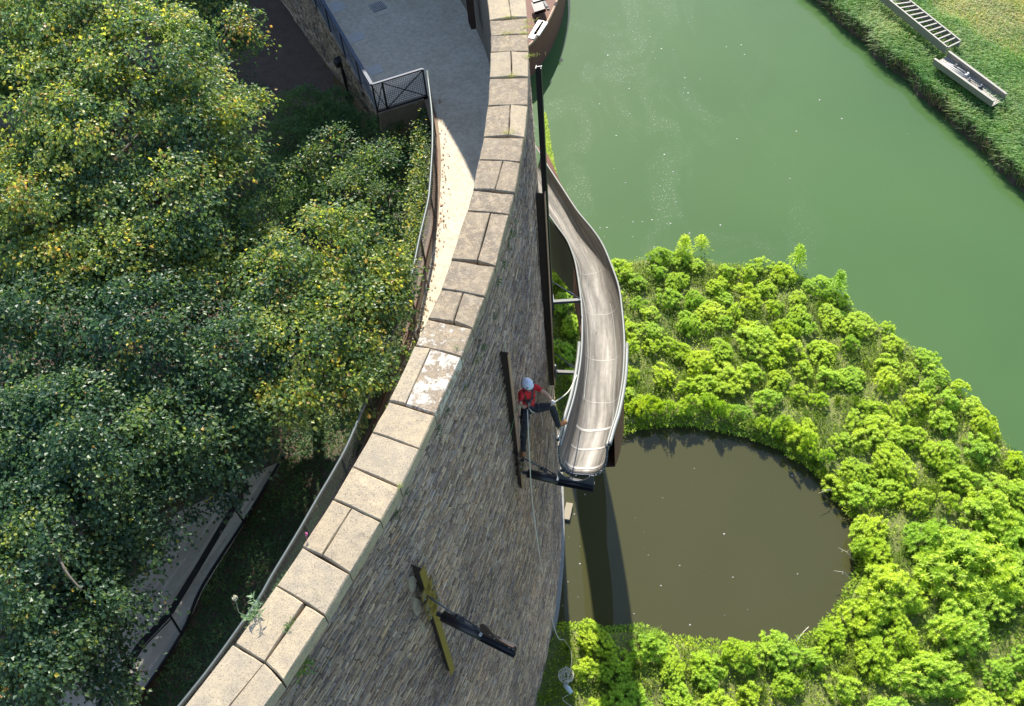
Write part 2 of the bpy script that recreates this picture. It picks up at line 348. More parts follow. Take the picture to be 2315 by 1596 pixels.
def outface(i, z): return outer[i]+nrm2(outer, i)*(-INSET+BAT*(1-z/ZT))*1.0+Vector((0, 0, z-ZT))
mb = MB(); n = len(outer); zs = [-1.5, 0.0, 5, 10, 15, ZT-.27]
for i in range(n):
    nn = nrm2(inner, i)
    for z in zs: mb.v.append(tuple(outface(i, z)-nrm2(outer, i)*.03))
    for z in zs: mb.v.append(tuple(Vector((inner[i].x, inner[i].y, z))+nn*.05))
K = len(zs)
for i in range(n-1):
    a, b = i*2*K, (i+1)*2*K
    for k in range(K-1):
        mb.f.append((a+k, b+k, b+k+1, a+k+1)); mb.f.append((a+K+k, a+K+k+1, b+K+k+1, b+K+k))
    mb.f.append((a+K-1, b+K-1, b+2*K-1, a+2*K-1))
mb.build('core', M_mortar, wall)
# ray against the outer face
def wall_hit(x, y, off=0.0):
    v = MR@np.array([x-CX, -(y-CY), -FP]); best = None
    for _ in range(1):
        for i in range(NP*6-12, len(outer)-1):
            for zz in (10,):
                a, b = outface(i, zz), outface(i+1, zz)
                den = v[0]*(b.y-a.y)-v[1]*(b.x-a.x)
                if abs(den) < 1e-9: continue
                t = (a.x*(b.y-a.y)-a.y*(b.x-a.x))/den; u = (a.x*v[1]-a.y*v[0])/den
                if t > 0 and -.001 <= u <= 1.001:
                    if best is None or t < best[0]: best = (t, i)
    if best is None: return None, None
    t, i = best; p = Vector(v*t+np.array([0, 0, H])); nn = nrm2(outer, i)
    p += nn*(BAT*(1-p.z/ZT)-BAT*.5)
    return p+nn*off, nn

# coping blocks
def slab(a0, a1, b1, b0, mat, thick=.27, jz=0, gap=.012):
    """corners counter-clockwise seen from above, bevelled top, slight wobble"""
    c = (a0+a1+b1+b0)/4; pts = []
    for p in (a0, a1, b1, b0):
        d = (c-p); d.z = 0; pts.append(p+d.normalized()*gap*1.3+Vector((random.uniform(-.006, .006), random.uniform(-.006, .006), jz+random.uniform(-.008, .008))))
    m_ = MB(); V = []
    e = .022
    # edge subdivisions for worn outline
    ring = []
    for i in range(4):
        p, q = pts[i], pts[(i+1) % 4]
        for t in (0, .33, .66):
            r = p.lerp(q, t)
            if t: r = r+Vector((random.uniform(-.008, .008), random.uniform(-.008, .008), random.uniform(-.004, .004)))
            ring.append(r)
    k = len(ring)
    low = [r-Vector((0, 0, thick)) for r in ring]; up = [r-Vector((0, 0, e)) for r in ring]
    top = [r+(c-r).normalized()*e for r in ring]; cen = c+Vector((0, 0, jz+.006))
    V = low+up+top+[cen]; F = []
    for i in range(k):
        j = (i+1) % k
        F += [(i, j, k+j, k+i), (k+i, k+j, 2*k+j, 2*k+i), (2*k+i, 2*k+j, 3*k)]
    m_.add(V, F); return m_.build('coping_stone', mat, wall)
mats_for = {0: 'clean', 1: 'clean', 2: 'mid', 3: 'clean', 4: 'clean', 5: 'clean', 6: 'white', 7: 'patch', 8: 'old', 9: 'old', 10: 'old', 11: 'old', 12: 'old', 13: 'old', 14: 'old', 15: 'old', 16: 'mid', 17: 'old', 18: 'old'}
MM = {'patch': M_lime_patch, 'clean': M_lime_clean, 'mid': M_lime_mid, 'old': M_lime_old, 'white': M_lime_white}
for k in range(len(allrows)-1):
    A, B = allrows[k], allrows[k+1]; kk = k-NP
    ins = 0 <= kk < len(split)
    mt = MM[mats_for.get(kk, 'clean')]; sp = split[kk] if ins else (kk % 2 == 1)
    if sp:
        g = .012
        mA, mB = A[1], B[1]
        if kk == 0:   # the wide open joint with weeds
            dv = (A[2]-A[0]).normalized()*.035; slab(A[0], mA-dv*.2, mB-dv*.8, B[0], mt); slab(mA+dv*.2, A[2], B[2], mB+dv*.6, mt)
        else:
            m1 = M_lime_clean if kk == 6 else mt
            if kk in (14, 16): m2 = M_lime_mid
            else: m2 = mt
            slab(A[0], mA, mB, B[0], m1, jz=random.uniform(-.01, .01)); slab(mA, A[2], B[2], mB, m2, jz=random.uniform(-.01, .01))
    else: slab(A[0], A[2], B[2], B[0], mt, jz=random.uniform(-.01, .012))
# unseen tower added beyond the frame to shade the head of the walkway
tw = thing('shade_tower', 'unseen tower added beyond the walkway to cast shade on it', 'tower', (-10, 42, 11))
m_ = MB(); m_.box((-11.0, 42, 17.4), 20.2, 8, 12.8); m_.build('wall', M_lime_mid, tw)
m_ = MB(); m_.hexa([(-21.3, 37.8, 23.82), (-.7, 37.8, 23.82), (-.7, 46.2, 23.82), (-21.3, 46.2, 23.82), (-20.3, 41, 25.6), (-1.7, 41, 25.6), (-1.7, 43, 25.6), (-20.3, 43, 25.6)]); m_.build('roof', simple('slate_roof', (.06, .06, .07), .8), tw)
for xx in (-17, -12, -7, -3):
    m_ = MB(); m_.box((xx, 37.98, 19.5), 1.0, .08, 1.6); f_ = m_.build('window', M_white, tw); m_ = MB(); m_.box((xx, 37.93, 19.5), .8, .05, 1.4); m_.build('pane', M_black, f_)
# the courses of thin stone on the outer face
def arc(pl):
    s = [0]
    for a, b in zip(pl[:-1], pl[1:]): s.append(s[-1]+(b.xy-a.xy).length)
    return np.array(s)
sO = arc(outer); NO = [nrm2(outer, i) for i in range(len(outer))]
ox = np.array([p.x for p in outer]); oy = np.array([p.y for p in outer]); nx = np.array([p.x for p in NO]); ny = np.array([p.y for p in NO])
def face(s, z, off):
    x = np.interp(s, sO, ox); y = np.interp(s, sO, oy); a = np.interp(s, sO, nx); b = np.interp(s, sO, ny)
    o = -INSET+BAT*(1-z/ZT)+off; return np.stack([x+a*o, y+b*o, z], -1)
i0 = int(np.argmin(np.abs(oy-3.0))); i1 = int(np.argmin(np.abs(oy-23.5)+(ox < 0)*50)); s0, s1 = sO[i0], sO[i1]
st = []; z = -.2
while z < ZT-.30:
    h = random.choice([.022, .026, .03, .035, .04, .05, .06]); h = min(h, ZT-.27-z); s = s0+random.uniform(0, .3); h0_ = h
    while s < s1:
        L = random.uniform(.08, .40); st.append((s, s+L, z+random.uniform(-.008, .008), h*random.uniform(.75, 1.1))); s += L+.008
    z += h+.004
st = np.array(st); n = len(st); sa, sb, za, hh = st.T
wob = np.array([noise.noise((a*.35, c*.5, 3.1)) for a, c in zip(sa, za)])*.05
wobb = np.array([noise.noise((a*.35, c*.5, 3.1)) for a, c in zip(sb, za)])*.05+rng.normal(0, .005, len(st))
pro = rng.uniform(-.01, .042, n)+.012; sh = rng.uniform(.0, .006, n)
zb = np.minimum(za+hh, ZT-.275)
def cor(s, zz, off): return face(s, zz, off)
t = .010
V = np.stack([cor(sa, za+wob, -.03), cor(sb, za+wobb, -.03), cor(sb, zb+wobb, -.03), cor(sa, zb+wob, -.03),
              cor(sa+t, za+wob+sh+.003, pro+rng.uniform(-.01, .01, n)), cor(sb-t, za+wobb+.003, pro+rng.uniform(-.01, .01, n)), cor(sb-t, zb+wobb-sh-.003, pro+rng.uniform(-.01, .01, n)), cor(sa+t, zb+wob-.003, pro+rng.uniform(-.01, .01, n))], 1)
pal = np.array([(.46, .35, .24), (.58, .45, .31), (.33, .25, .185), (.30, .25, .235), (.66, .53, .37), (.44, .27, .165), (.20, .15, .12), (.50, .44, .37), (.38, .30, .22), (.54, .36, .20)])
bigv = np.array([noise.noise((a*.25, c*.3, 9.)) for a, c in zip(sa, za)])
base = (pal[rng.integers(0, len(pal), n)]*.55+np.array([[.42, .335, .245]])*.45)*rng.uniform(.72, 1.28, (n, 1))
# darker, bluish upper courses under the coping, browner lower courses
up = np.clip((za-14.5)/5, 0, 1)[:, None]; base = base*(1-up*.15)*(1+up*np.array([[-.05, 0, .08]]))
base = base*(1+.35*bigv[:, None])
FQ = np.array([(4, 5, 6, 7), (0, 1, 5, 4), (1, 2, 6, 5), (2, 3, 7, 6), (3, 0, 4, 7)])
cen = V.mean(1); cc = (cen-np.array([0, 0, H]))@MR; px = CX+FP*cc[:, 0]/-cc[:, 2]; py = CY-FP*cc[:, 1]/-cc[:, 2]
dist = np.linalg.norm(cen-np.array([0, 0, H]), axis=1); infr = (px > 0) & (px < 2315) & (py > 0) & (py < 1590)
size = np.where(infr, (sb-sa)*hh/dist**2, 0); big = np.argsort(-size)[:300]; isb = np.zeros(n, bool); isb[big] = True
rest = ~isb; Vr = V[rest].reshape(-1, 3); m_ = rest.sum(); Fr = (np.arange(m_)[:, None, None]*8+FQ[None]).reshape(-1, 4)
o = mesh_np('stone_courses', Vr, Fr, M_stone, wall, col=np.repeat(base[rest], 8, 0)); o['kind'] = 'stuff'
for i in big:
    mesh_np('stone', V[i], FQ, M_stone, wall, col=np.repeat(base[i:i+1], 8, 0))
# plinth lip at the foot of the wall
mb = MB()
ii = [i for i in range(len(outer)) if 2 < oy[i] < 24 and (ox[i] > -6)]
pr = [];
for i in ii:
    o_ = outface(i, .0); nn = NO[i]; pr.append([o_+nn*.0+Vector((0, 0, .28)), o_+nn*.15+Vector((0, 0, .26)), o_+nn*.17+Vector((0, 0, -.5))])
for r in pr: mb.v += [tuple(p) for p in r]
for i in range(len(pr)-1):
    a, b = i*3, i*3+3; mb.f += [(a, a+1, b+1, b), (a+1, a+2, b+2, b+1)]
mb.build('plinth', simple('plinth_concrete', (.30, .29, .26), .9, var=.4, scale=3), wall)

# ================================================================ WATER AND GROUND
def sheet(name, pts, z, mat, kind='structure'):
    me = bpy.data.meshes.new(name); bm = bmesh.new(); vs = [bm.verts.new((p[0], p[1], z)) for p in pts]; bm.faces.new(vs); bmesh.ops.triangulate(bm, faces=bm.faces[:]); bm.normal_update()
    for f in bm.faces:
        if f.normal.z < 0: f.normal_flip()
    bm.to_mesh(me); bm.free(); me.materials.append(mat); o = bpy.data.objects.new(name, me); link(o); o['kind'] = kind; return o
sheet('river', [(-400, -300), (400, -300), (400, 500), (-400, 500)], 0, M_river)
def inpoly(X, Y, poly):
    poly = np.array(poly); r = np.zeros(X.shape, bool); j = len(poly)-1
    for i in range(len(poly)):
        xi, yi = poly[i]; xj, yj = poly[j]; c = ((yi > Y) != (yj > Y)) & (X < (xj-xi)*(Y-yi)/(yj-yi+1e-12)+xi); r ^= c; j = i
    return r
def sdist(X, Y, poly):   # + inside
    poly = np.array(poly); d = np.full(X.shape, 1e9); n = len(poly)
    for i in range(n):
        a, b = poly[i], poly[(i+1) % n]; e = b-a; L = (e@e)+1e-12; t = np.clip(((X-a[0])*e[0]+(Y-a[1])*e[1])/L, 0, 1)
        d = np.minimum(d, np.hypot(X-a[0]-t*e[0], Y-a[1]-t*e[1]))
    return np.where(inpoly(X, Y, poly), d, -d)
def smooth(t): t = np.clip(t, 0, 1); return t*t*(3-2*t)
def pix(l, z): return [tuple(P(*q, z).xy) for q in l]
bank_poly = pix([(1230, 545), (1300, 590), (1390, 603), (1440, 585), (1500, 580), (1560, 575), (1620, 590), (1700, 597), (1780, 605), (1840, 640), (1900, 672), (1960, 708), (2030, 756), (2100, 806), (2160, 866), (2220, 922), (2270, 985), (2300, 1030), (2330, 1080)], .2)+[(18.6, 16), (18.5, 12), (17.5, 8), (16, 4), (13, 0), (8, -4), (-2, -6), (-10, -6), (-6, 3), (-2, 10), (0.1, 14), (.9, 19), (1.0, 24)]
pond_poly = pix([(1250, 985), (1330, 985), (1400, 983), (1440, 968), (1520, 960), (1600, 968), (1680, 985), (1760, 1015), (1830, 1055), (1885, 1110), (1925, 1175), (1940, 1240), (1930, 1310), (1900, 1372), (1850, 1425), (1790, 1462), (1740, 1458), (1680, 1470), (1600, 1455), (1510, 1442), (1450, 1420), (1390, 1425), (1300, 1418), (1232, 1415), (1200, 1400)], .1)
def height_grid(name, x0, x1, y0, y1, step, fn, mat, keep=None):
    xs = np.arange(x0, x1+step, step); ys = np.arange(y0, y1+step, step); X, Y = np.meshgrid(xs, ys); Z = fn(X, Y)
    V = np.stack([X, Y, Z], -1).reshape(-1, 3); nx_, ny_ = len(xs), len(ys); i = (np.arange(ny_-1)[:, None]*nx_+np.arange(nx_-1)[None]).ravel()
    F = np.stack([i, i+1, i+1+nx_, i+nx_], 1)
    if keep is not None: k = keep(X, Y).ravel(); F = F[k[F].all(1)]
    o = mesh_np(name, V, F, mat, smooth=True); o['kind'] = 'structure'; return o
def fbm(X, Y, s, seed=0):
    k = np.array([[np.sin(a), np.cos(a)] for a in np.linspace(0, 6, 7)]); r = 0
    for j, (a, b) in enumerate(k): r = r+np.sin((X*a+Y*b)*s*(1+.37*j)+seed+j*1.7)/(1+.4*j)
    return r/3
def bank_h(X, Y):
    a = sdist(X, Y, bank_poly)+fbm(X, Y, 2.1)*.10; b = -sdist(X, Y, pond_poly)+fbm(X, Y, 2.6, 3)*.08
    return -.45+.80*smooth((a+.1)/.45)*smooth((b+.1)/.35)+.10*fbm(X, Y, 1.1, 5)*smooth(a)*smooth(b)
height_grid('planted_bank', -10, 22, -6, 33.5, .16, bank_h, M_bank)
pond_sheet = [(p[0], p[1]) for p in pond_poly]
c0 = np.mean(pond_sheet, 0); pond_sheet = [tuple(c0+(np.array(p)-c0)*1.07) for p in pond_sheet]
sheet('pond', pond_sheet, .006, M_pond)
# far bank
fb = pix([(1700, -130), (1835, 0), (1900, 62), (1960, 110), (2000, 152), (2050, 190), (2100, 242), (2150, 285), (2200, 330), (2260, 390), (2315, 442)], 0)
fb = [(fb[0][0]-6, fb[0][1]+25), (8, 120)]+fb[1:]+[(28, 22), (34, 10), (40, -20), (300, -20), (300, 300), (0, 300)] if False else [(5, 140), (12, 75)]+fb+[(27.5, 22), (34, 5), (44, -30), (90, -30), (90, 140)]
def far_h(X, Y):
    a = sdist(X, Y, fb)+fbm(X, Y, 1.9, 1)*.18; return -.6+1.3*smooth((a+.05)/.35)+.35*smooth((a-.3)/3)+.08*fbm(X, Y, 1.3, 8)*smooth(a)
height_grid('far_bank', 10, 60, 10, 90, .3, far_h, M_earth)

# garden side -----------------------------------------------------------------
rail_px = [(965.6, 161), (976.4, 255), (977.7, 322), (975, 376), (971, 428.7), (967, 459), (948.6, 537), (931.3, 620.5), (911, 689.5), (899.6, 727), (870.8, 790), (845, 862), (791, 995), (755.6, 1063), (718, 1127), (672.7, 1206), (616, 1300), (586, 1353), (544.7, 1413), (477, 1507), (416.6, 1583)]
ZF = 13.5; ZR = 14.6
rail = catmull([P(*q, ZR) for q in rail_px]+[Vector((-7.9, 6.3, ZR)), Vector((-9.8, 4.0, ZR)), Vector((-12.5, 1.0, ZR))], 4)
# walkway slab
fpanL = P(854, 255, ZF); fpanR = P(965.5, 220, ZF)
lf_dir = (P(707, 0, ZF)-fpanL); lf_far = fpanL+lf_dir*2.2
inpts = [(p.x, p.y) for p in inner]
walk = [(fpanL.x, fpanL.y), (fpanR.x, fpanR.y)]+[(p.x, p.y) for p in rail[1:]]+[(-13.4, -3.0)]+[(p[0]+.1, p[1]) for p in inpts if p[1] < 43.0 and p[1] > -3.2 and p[0] > -9.9]+[(lf_far.x, lf_far.y)]
sheet('walkway', walk, ZF, M_conc)
# retaining wall under the left side of the walkway, and the sill under the fences
def stripwall(name, tops, bots, mat, parent=None, thick=.35, **kw):
    m_ = MB(); n = len(tops)
    for a, b in zip(tops, bots): m_.v += [tuple(a), tuple(b)]
    for i in range(n-1): m_.f.append((2*i, 2*i+1, 2*i+3, 2*i+2))
    return m_.build(name, mat, parent, **kw)
rw = thing('retaining_wall', 'low rubble retaining wall under the left side of the shaded walkway', 'wall', (fpanL.x, fpanL.y, 11.3))
ret_b = [P(*q, 11.2) for q in [(856, 300), (800, 218), (745, 150), (700, 92), (650, 20)]]; ret_b.append(ret_b[-1]+(ret_b[-1]-ret_b[-2])*1.5)
ret_t = [fpanL.lerp(lf_far, k) for k in (0, .17, .34, .48, .68, 1.0)]
n_l = Vector((-lf_dir.y, lf_dir.x, 0)).normalized()
# core + visible rubble stones
m_ = MB()
for a, b in zip(ret_t, ret_b): m_.v += [tuple(a+Vector((0, 0, -.01))), tuple(b+Vector((.05, 0, 0)))]
for i in range(len(ret_t)-1): m_.f.append((2*i, 2*i+1, 2*i+3, 2*i+2))
m_.build('core', M_mortar, rw)
NS = 26; VV = []; cols = []
ka = np.linspace(0, 1, len(ret_t))
def rpt(u, v):
    f = lambda L, c: np.interp(u, ka, [getattr(p, c) for p in L])
    a = np.array([f(ret_t, 'x'), f(ret_t, 'y'), ZF-.03]); b = np.array([f(ret_b, 'x'), f(ret_b, 'y'), 11.2]); return a+(b-a)*v
rub = []
nv = 24
for j in range(nv):
    u = random.uniform(0, .01)
    while u < .97:
        du = random.uniform(.012, .03); rub.append((u, u+du-.0012, j/nv, (j+1)/nv-.006)); u += du
out_l = np.array([n_l.x, n_l.y, .25])
if out_l[0] > 0: out_l[:2] *= -1
VVs = []
for (u0, u1, v0, v1) in rub:
    pr_ = random.uniform(.0, .06); pts = [rpt(u0, v1), rpt(u1, v1), rpt(u1, v0), rpt(u0, v0)]
    VVs.append([*(p-out_l*.03 for p in pts), *(p+out_l*(pr_+random.uniform(0, .015)) for p in pts)])
VVs = np.array(VVs); m = len(VVs)
cl = (np.array([(.36, .30, .22), (.28, .235, .18), (.42, .36, .28), (.22, .19, .16)])[rng.integers(0, 4, m)])*rng.uniform(.8, 1.2, (m, 1))
o = mesh_np('rubble_stones', VVs.reshape(-1, 3), (np.arange(m)[:, None, None]*8+FQ[None]).reshape(-1, 4), M_stone, rw, col=np.repeat(cl, 8, 0)); o['kind'] = 'stuff'
# sill below the front panel and along the curved fence
m_ = MB(); edge = [fpanL, fpanR]+[Vector((p.x, p.y, ZF)) for p in rail[2:]]
cen_w = Vector((0, 20, ZF))
for i in range(len(edge)-1):
    a, b = edge[i], edge[i+1]; d = (b-a).normalized(); nn = Vector((d.y, -d.x, 0))   # outwards (left of travel reversed)
    if i > 0: nn = Vector((d.y, -d.x, 0))
    m_.beam((a+b)/2-(b-a)*.502+Vector((0, 0, -1.2)), (a+b)/2+(b-a)*.502+Vector((0, 0, -1.2)), .22, 2.46 if i > 0 else 2.46)
m_.build('sill_wall', simple('sill_plaster', (.26, .19, .13), .9, var=.3, scale=3), tag(bpy.data.objects['retaining_wall']))

rail_pts = np.array([(p.x, p.y) for p in rail])
def drail(X, Y):
    d = np.full(X.shape, 1e9)
    for a, b in zip(rail_pts[:-1], rail_pts[1:]):
        e = b-a; t = np.clip(((X-a[0])*e[0]+(Y-a[1])*e[1])/(e@e), 0, 1); d = np.minimum(d, np.hypot(X-a[0]-t*e[0], Y-a[1]-t*e[1]))
    return d
path_r = [P(*q, 10.9) for q in [(640, 1040), (560, 1174), (458, 1333), (412, 1439), (320, 1580), (250, 1690)]]
def garden_h(X, Y):
    d = drail(X, Y); z = 10.85+(13.25-10.85)*(1-smooth((d-.1)/1.7))
    far = 11.2+.12*fbm(X, Y, .8, 2); k = smooth((Y-26.2)/2.2); return z*(1-k)+np.maximum(z*0+far, far)*k+.05*fbm(X, Y, 2.3, 4)
walk_np = [tuple(p) for p in walk]
def keepg(X, Y):
    return (sdist(X, Y, walk_np) < .05) & ~((X > -3.4) & (Y > 27)) & ((Y > 26) | (X < np.interp(Y, rail_pts[::-1, 1], rail_pts[::-1, 0])+.25))
height_grid('garden_ground', -60, -1.3, -12, 75, .35, garden_h, M_soil, keepg)
# path: follows the ground near z = 11
pl = [P(*q, 11.0) for q in [(640, 1040), (560, 1174), (458, 1333), (412, 1439), (320, 1580), (250, 1690)]]
pth = pl+[p+Vector((-2.6, -1.2, 0)) for p in pl[::-1]]
pz = [garden_h(np.array([p.x]), np.array([p.y]))[0] for p in pl]
m_ = MB()
for i, p in enumerate(pl):
    for k in range(9):
        q = p+Vector((-2.7, -1.3, 0))*k/8; m_.v.append((q.x, q.y, 11.0+.03*math.sin(i*2+k)))
for i in range(len(pl)-1):
    for k in range(8): a = i*9+k; m_.f.append((a, a+9, a+10, a+1))
m_.build('garden_path', M_path, None, kind='structure')
m_ = MB()   # kerb along the path
m_.tube([p+Vector((.04, .03, .15)) for p in catmull(pl, 4)], .045, 6)
tag(m_.build('path_edging', M_black), 'thin dark edging pipe along the right side of the garden path', 'edging')

hr = thing('path_handrail', 'flat black handrail on angled brackets beside the shaded garden path', 'handrail', P(384, 1386, 12))
hpx = [(560, 1095), (522, 1157), (450, 1278), (384, 1386), (317, 1456.5), (247, 1562), (190, 1650)]
for (a, b) in zip(hpx[:-1], hpx[1:]):
    m_ = MB(); m_.beam(P(*a, 12.0), P(*b, 12.0), .15, .03); m_.build('rail', M_black, hr)
for (a, b) in (((384, 1390), (412, 1436)), ((530, 1150), (553, 1182)), ((240, 1565), (262, 1600))):
    A, B = P(*a, 11.97), P(*b, 11.1); m_ = MB(); m_.tube([A, B], .03, 6); m_.build('bracket', M_black, hr)
m_ = MB(); m_.tube([P(*q, 11.75) for q in [(389, 1396), (322, 1465), (252, 1572)]], .018, 5); m_.build('lower_bar', M_black, hr)
# ================================================================ FENCES
def wires(m_, a0, a1, b0, b1, nh, nv, r=.0035):
    """a = bottom line points, b = top"""
    for k in range(nv+1):
        t = k/nv; m_.beam(a0.lerp(a1, t), b0.lerp(b1, t), r*2, r*2, (1, .3, 0))
    for k in range(nh+1):
        t = k/nh; m_.beam(a0.lerp(b0, t), a1.lerp(b1, t), r*2, r*2)
fence = thing('mesh_fence', 'curved mesh fence with grey tube handrail between the trees and the sunlit walkway', 'fence', (rail[10].x, rail[10].y, ZF))
m_ = MB(); m_.tube(rail, .038, 8); m_.build('handrail', M_rail, fence, True)
s_ = arc(rail); tot = s_[-1]; nb = int(tot/1.75); bx = np.interp
def rp(s, z): return Vector((bx(s, s_, [p.x for p in rail]), bx(s, s_, [p.y for p in rail]), z))
m_ = MB(); m_.tube([Vector((p.x, p.y, ZF+.09)) for p in rail], .018, 6); m_.build('bottom_rail', M_corten2, fence)
for k in range(nb+1):
    s = min(k*1.75+.02, tot-.01); a = rp(s, ZF-.05); b = rp(s, ZR-.02); m_ = MB(); d = rp(min(s+.1, tot), ZF)-rp(max(s-.1, 0), ZF)
    m_.beam(a, b, .05, .016, d); m_.build('post', M_raild, fence)
for k in range(nb):
    m_ = MB(); sA, sB = k*1.75+.05, min((k+1)*1.75, tot-.02)
    seg = 3
    for j in range(seg):
        u0, u1 = sA+(sB-sA)*j/seg, sA+(sB-sA)*(j+1)/seg
        wires(m_, rp(u0, ZF+.1), rp(u1, ZF+.1), rp(u0, ZR-.05), rp(u1, ZR-.05), 14, 8, .0022)
    m_.build('mesh_panel', M_black, fence)
f2 = thing('mesh_fence', 'straight mesh fence with wide blue-grey top rail along the left side of the walkway', 'fence', (fpanL.x, fpanL.y, ZF))
a = Vector((fpanL.x, fpanL.y, ZF)); b = lf_far.copy(); tp = Vector((0, 0, 1.08))
m_ = MB(); m_.beam(a+tp, b+tp, .10, .06); m_.build('top_rail', M_blue, f2)
L = (b-a).length; k = 0; step = 1.62
while k*step < L:
    p = a.lerp(b, k*step/L); m_ = MB(); m_.beam(p+Vector((0, 0, -.5)), p+tp, .05, .03, (b-a)); m_.build('post', M_black, f2)
    q = a.lerp(b, min(1, (k+1)*step/L)); dd = (b-a).normalized()*.04
    m_ = MB(); wires(m_, p+Vector((0, 0, .06)), q+Vector((0, 0, .06)), p+tp, q+tp, 16, 26, .003); m_.build('mesh_panel', M_blue, f2)
    m_ = MB(); m_.beam(p+Vector((-.02, 0, .1)), q+tp*.95, .02, .012); m_.beam(q+Vector((-.02, 0, .1)), p+tp*.95, .02, .012); m_.build('cross_brace', M_blue, f2)
    k += 1
f3 = thing('mesh_fence', 'cross-braced mesh panel closing the end of the walkway above the shrubs', 'fence', (fpanR.x, fpanR.y, ZF))
a, b = fpanL.copy(), fpanR.copy(); m_ = MB(); m_.beam(a+tp, b+tp, .07, .05); m_.build('top_rail', M_blue, f3)
m_ = MB(); m_.beam(a+Vector((0, 0, .05)), b+Vector((0, 0, .05)), .05, .05); m_.build('bottom_rail', M_black, f3)
c = a.lerp(b, .2)
for q in (a, c, b):
    m_ = MB(); m_.beam(q+Vector((0, 0, -.3)), q+tp, .05, .05, (b-a)); m_.build('post', M_black, f3)
for (u, v) in ((a, c), (c, b)):
    m_ = MB(); m_.beam(u+Vector((0, -.02, .08)), v+tp*.97+Vector((0, -.02, 0)), .028, .02); m_.beam(v+Vector((0, -.035, .08)), u+tp*.97+Vector((0, -.035, 0)), .028, .02); m_.build('cross_brace', M_black, f3)
m_ = MB(); wires(m_, a+Vector((0, 0, .06)), b+Vector((0, 0, .06)), a+tp, b+tp, 14, 28, .0045); m_.build('mesh_panel', M_blue, f3)

# floor pads and the drain on the walkway
def padz(name, quad, mat, z, lab, cat, grp=None, th=.004):
    p = [P(x/2.85*.7655+535.9, y/2.85*.7655, z) for x, y in quad]; m_ = MB(); p = p[::-1] if (p[1]-p[0]).cross(p[2]-p[1]).z < 0 else p
    m_.hexa([q-Vector((0, 0, th+.02)) for q in p]+[q+Vector((0, 0, 0)) for q in p]); o = m_.build(name, mat); tag(o, lab, cat, grp); return p
padz('floor_plate', [(765, 30), (870, 5), (925, 70), (815, 110)], M_pad, ZF+.012, 'square grey floor plate on the walkway nearest the top edge, beside the left fence', 'floor plate', 'floor plates beside the left fence')
padz('floor_plate', [(915, 300), (1040, 260), (1080, 320), (960, 365)], M_pad, ZF+.012, 'square grey floor plate on the walkway, middle one of the three beside the left fence', 'floor plate', 'floor plates beside the left fence')
padz('floor_plate', [(1080, 575), (1195, 530), (1240, 600), (1125, 640)], M_pad, ZF+.012, 'square grey floor plate beside the corner where the left fence meets the cross-braced panel', 'floor plate', 'floor plates beside the left fence')
dq = [P(x/2.85*.7655+535.9, y/2.85*.7655, ZF+.01) for x, y in [(1105, 45), (1215, 5), (1265, 65), (1150, 105)]]
dr = thing('drain_grate', 'slotted rectangular drain grate set in the shaded walkway', 'drain', dq[0])
m_ = MB(); pp = dq[::-1] if (dq[1]-dq[0]).cross(dq[2]-dq[1]).z < 0 else dq; m_.hexa([q-Vector((0, 0, .03)) for q in pp]+pp); m_.build('pit', simple('drain_pit', (.02, .02, .025), .8), dr)
for k in range(9):
    t0 = k/9+.02; t1 = t0+.055; A, B, C_, D_ = dq[0].lerp(dq[1], t0), dq[0].lerp(dq[1], t1), dq[3].lerp(dq[2], t1), dq[3].lerp(dq[2], t0); up = Vector((0, 0, .018)); m_ = MB()
    ps = [A, B, C_, D_]; ps = ps[::-1] if (B-A).cross(C_-B).z < 0 else ps
    m_.hexa([q+Vector((0, 0, .002)) for q in ps]+[q+up for q in ps]); m_.build('bar', M_pad, dr)
# floodlight on a post near the retaining wall
pb = P(790, 225, 11.2); fl = thing('floodlight', 'black floodlight on a short post against the rubble retaining wall', 'floodlight', pb)
m_ = MB(); m_.tube([pb, pb+Vector((0, 0, 1.5))], .055, 8); m_.build('post', M_black, fl)
m_ = MB(); m_.box(pb+Vector((-.03, 0, 1.62)), .34, .26, .3, Matrix.Rotation(.5, 3, 'Z')@Matrix.Rotation(.4, 3, 'X')); m_.build('lamp_head', M_black, fl, bevel=.03)
m_ = MB(); m_.box(pb+Vector((0, 0, .03)), .28, .28, .06); m_.build('base_plate', M_black, fl)
pb = P(725, 45, 12.4); m_ = MB(); m_.box(pb+Vector((-.12, 0, 0)), .12, .14, .16, Matrix.Rotation(.3, 3, 'Z')); m_.box(pb+Vector((-.06, 0, -.1)), .05, .06, .14); tag(m_.build('wall_light', M_black), 'tiny dark light fitting fixed to the face of the rubble retaining wall', 'light')
# box fixture on the inner face of the rampart
v_i = min(range(len(inner)), key=lambda i: abs(inner[i].y-28.9)+(inner[i].x < -3)*50)
pi_, ni_ = inner[v_i], nrm2(inner, v_i); d_i = Vector((-ni_.y, ni_.x, 0))
cen_ = Vector((pi_.x, pi_.y, 15.1))-ni_*.16
bxo = thing('wall_box', 'tall narrow rust-black steel box fixed on the inner side of the rampart wall', 'box', cen_)
Rm = Matrix((d_i, -ni_, Vector((0, 0, 1)))).transposed()
m_ = MB(); m_.box(cen_, .36, .03, 1.5, Rm) ; m_.build('back_plate', M_corten, bxo)
m_ = MB()
for sx in (-.18, .18): m_.box(cen_+d_i*sx-ni_*.08, .03, .16, 1.5, Rm)
for sz in (-.75, .75): m_.box(cen_+Vector((0, 0, sz))-ni_*.08, .42, .16, .04, Rm)
m_.build('frame', M_corten, bxo)

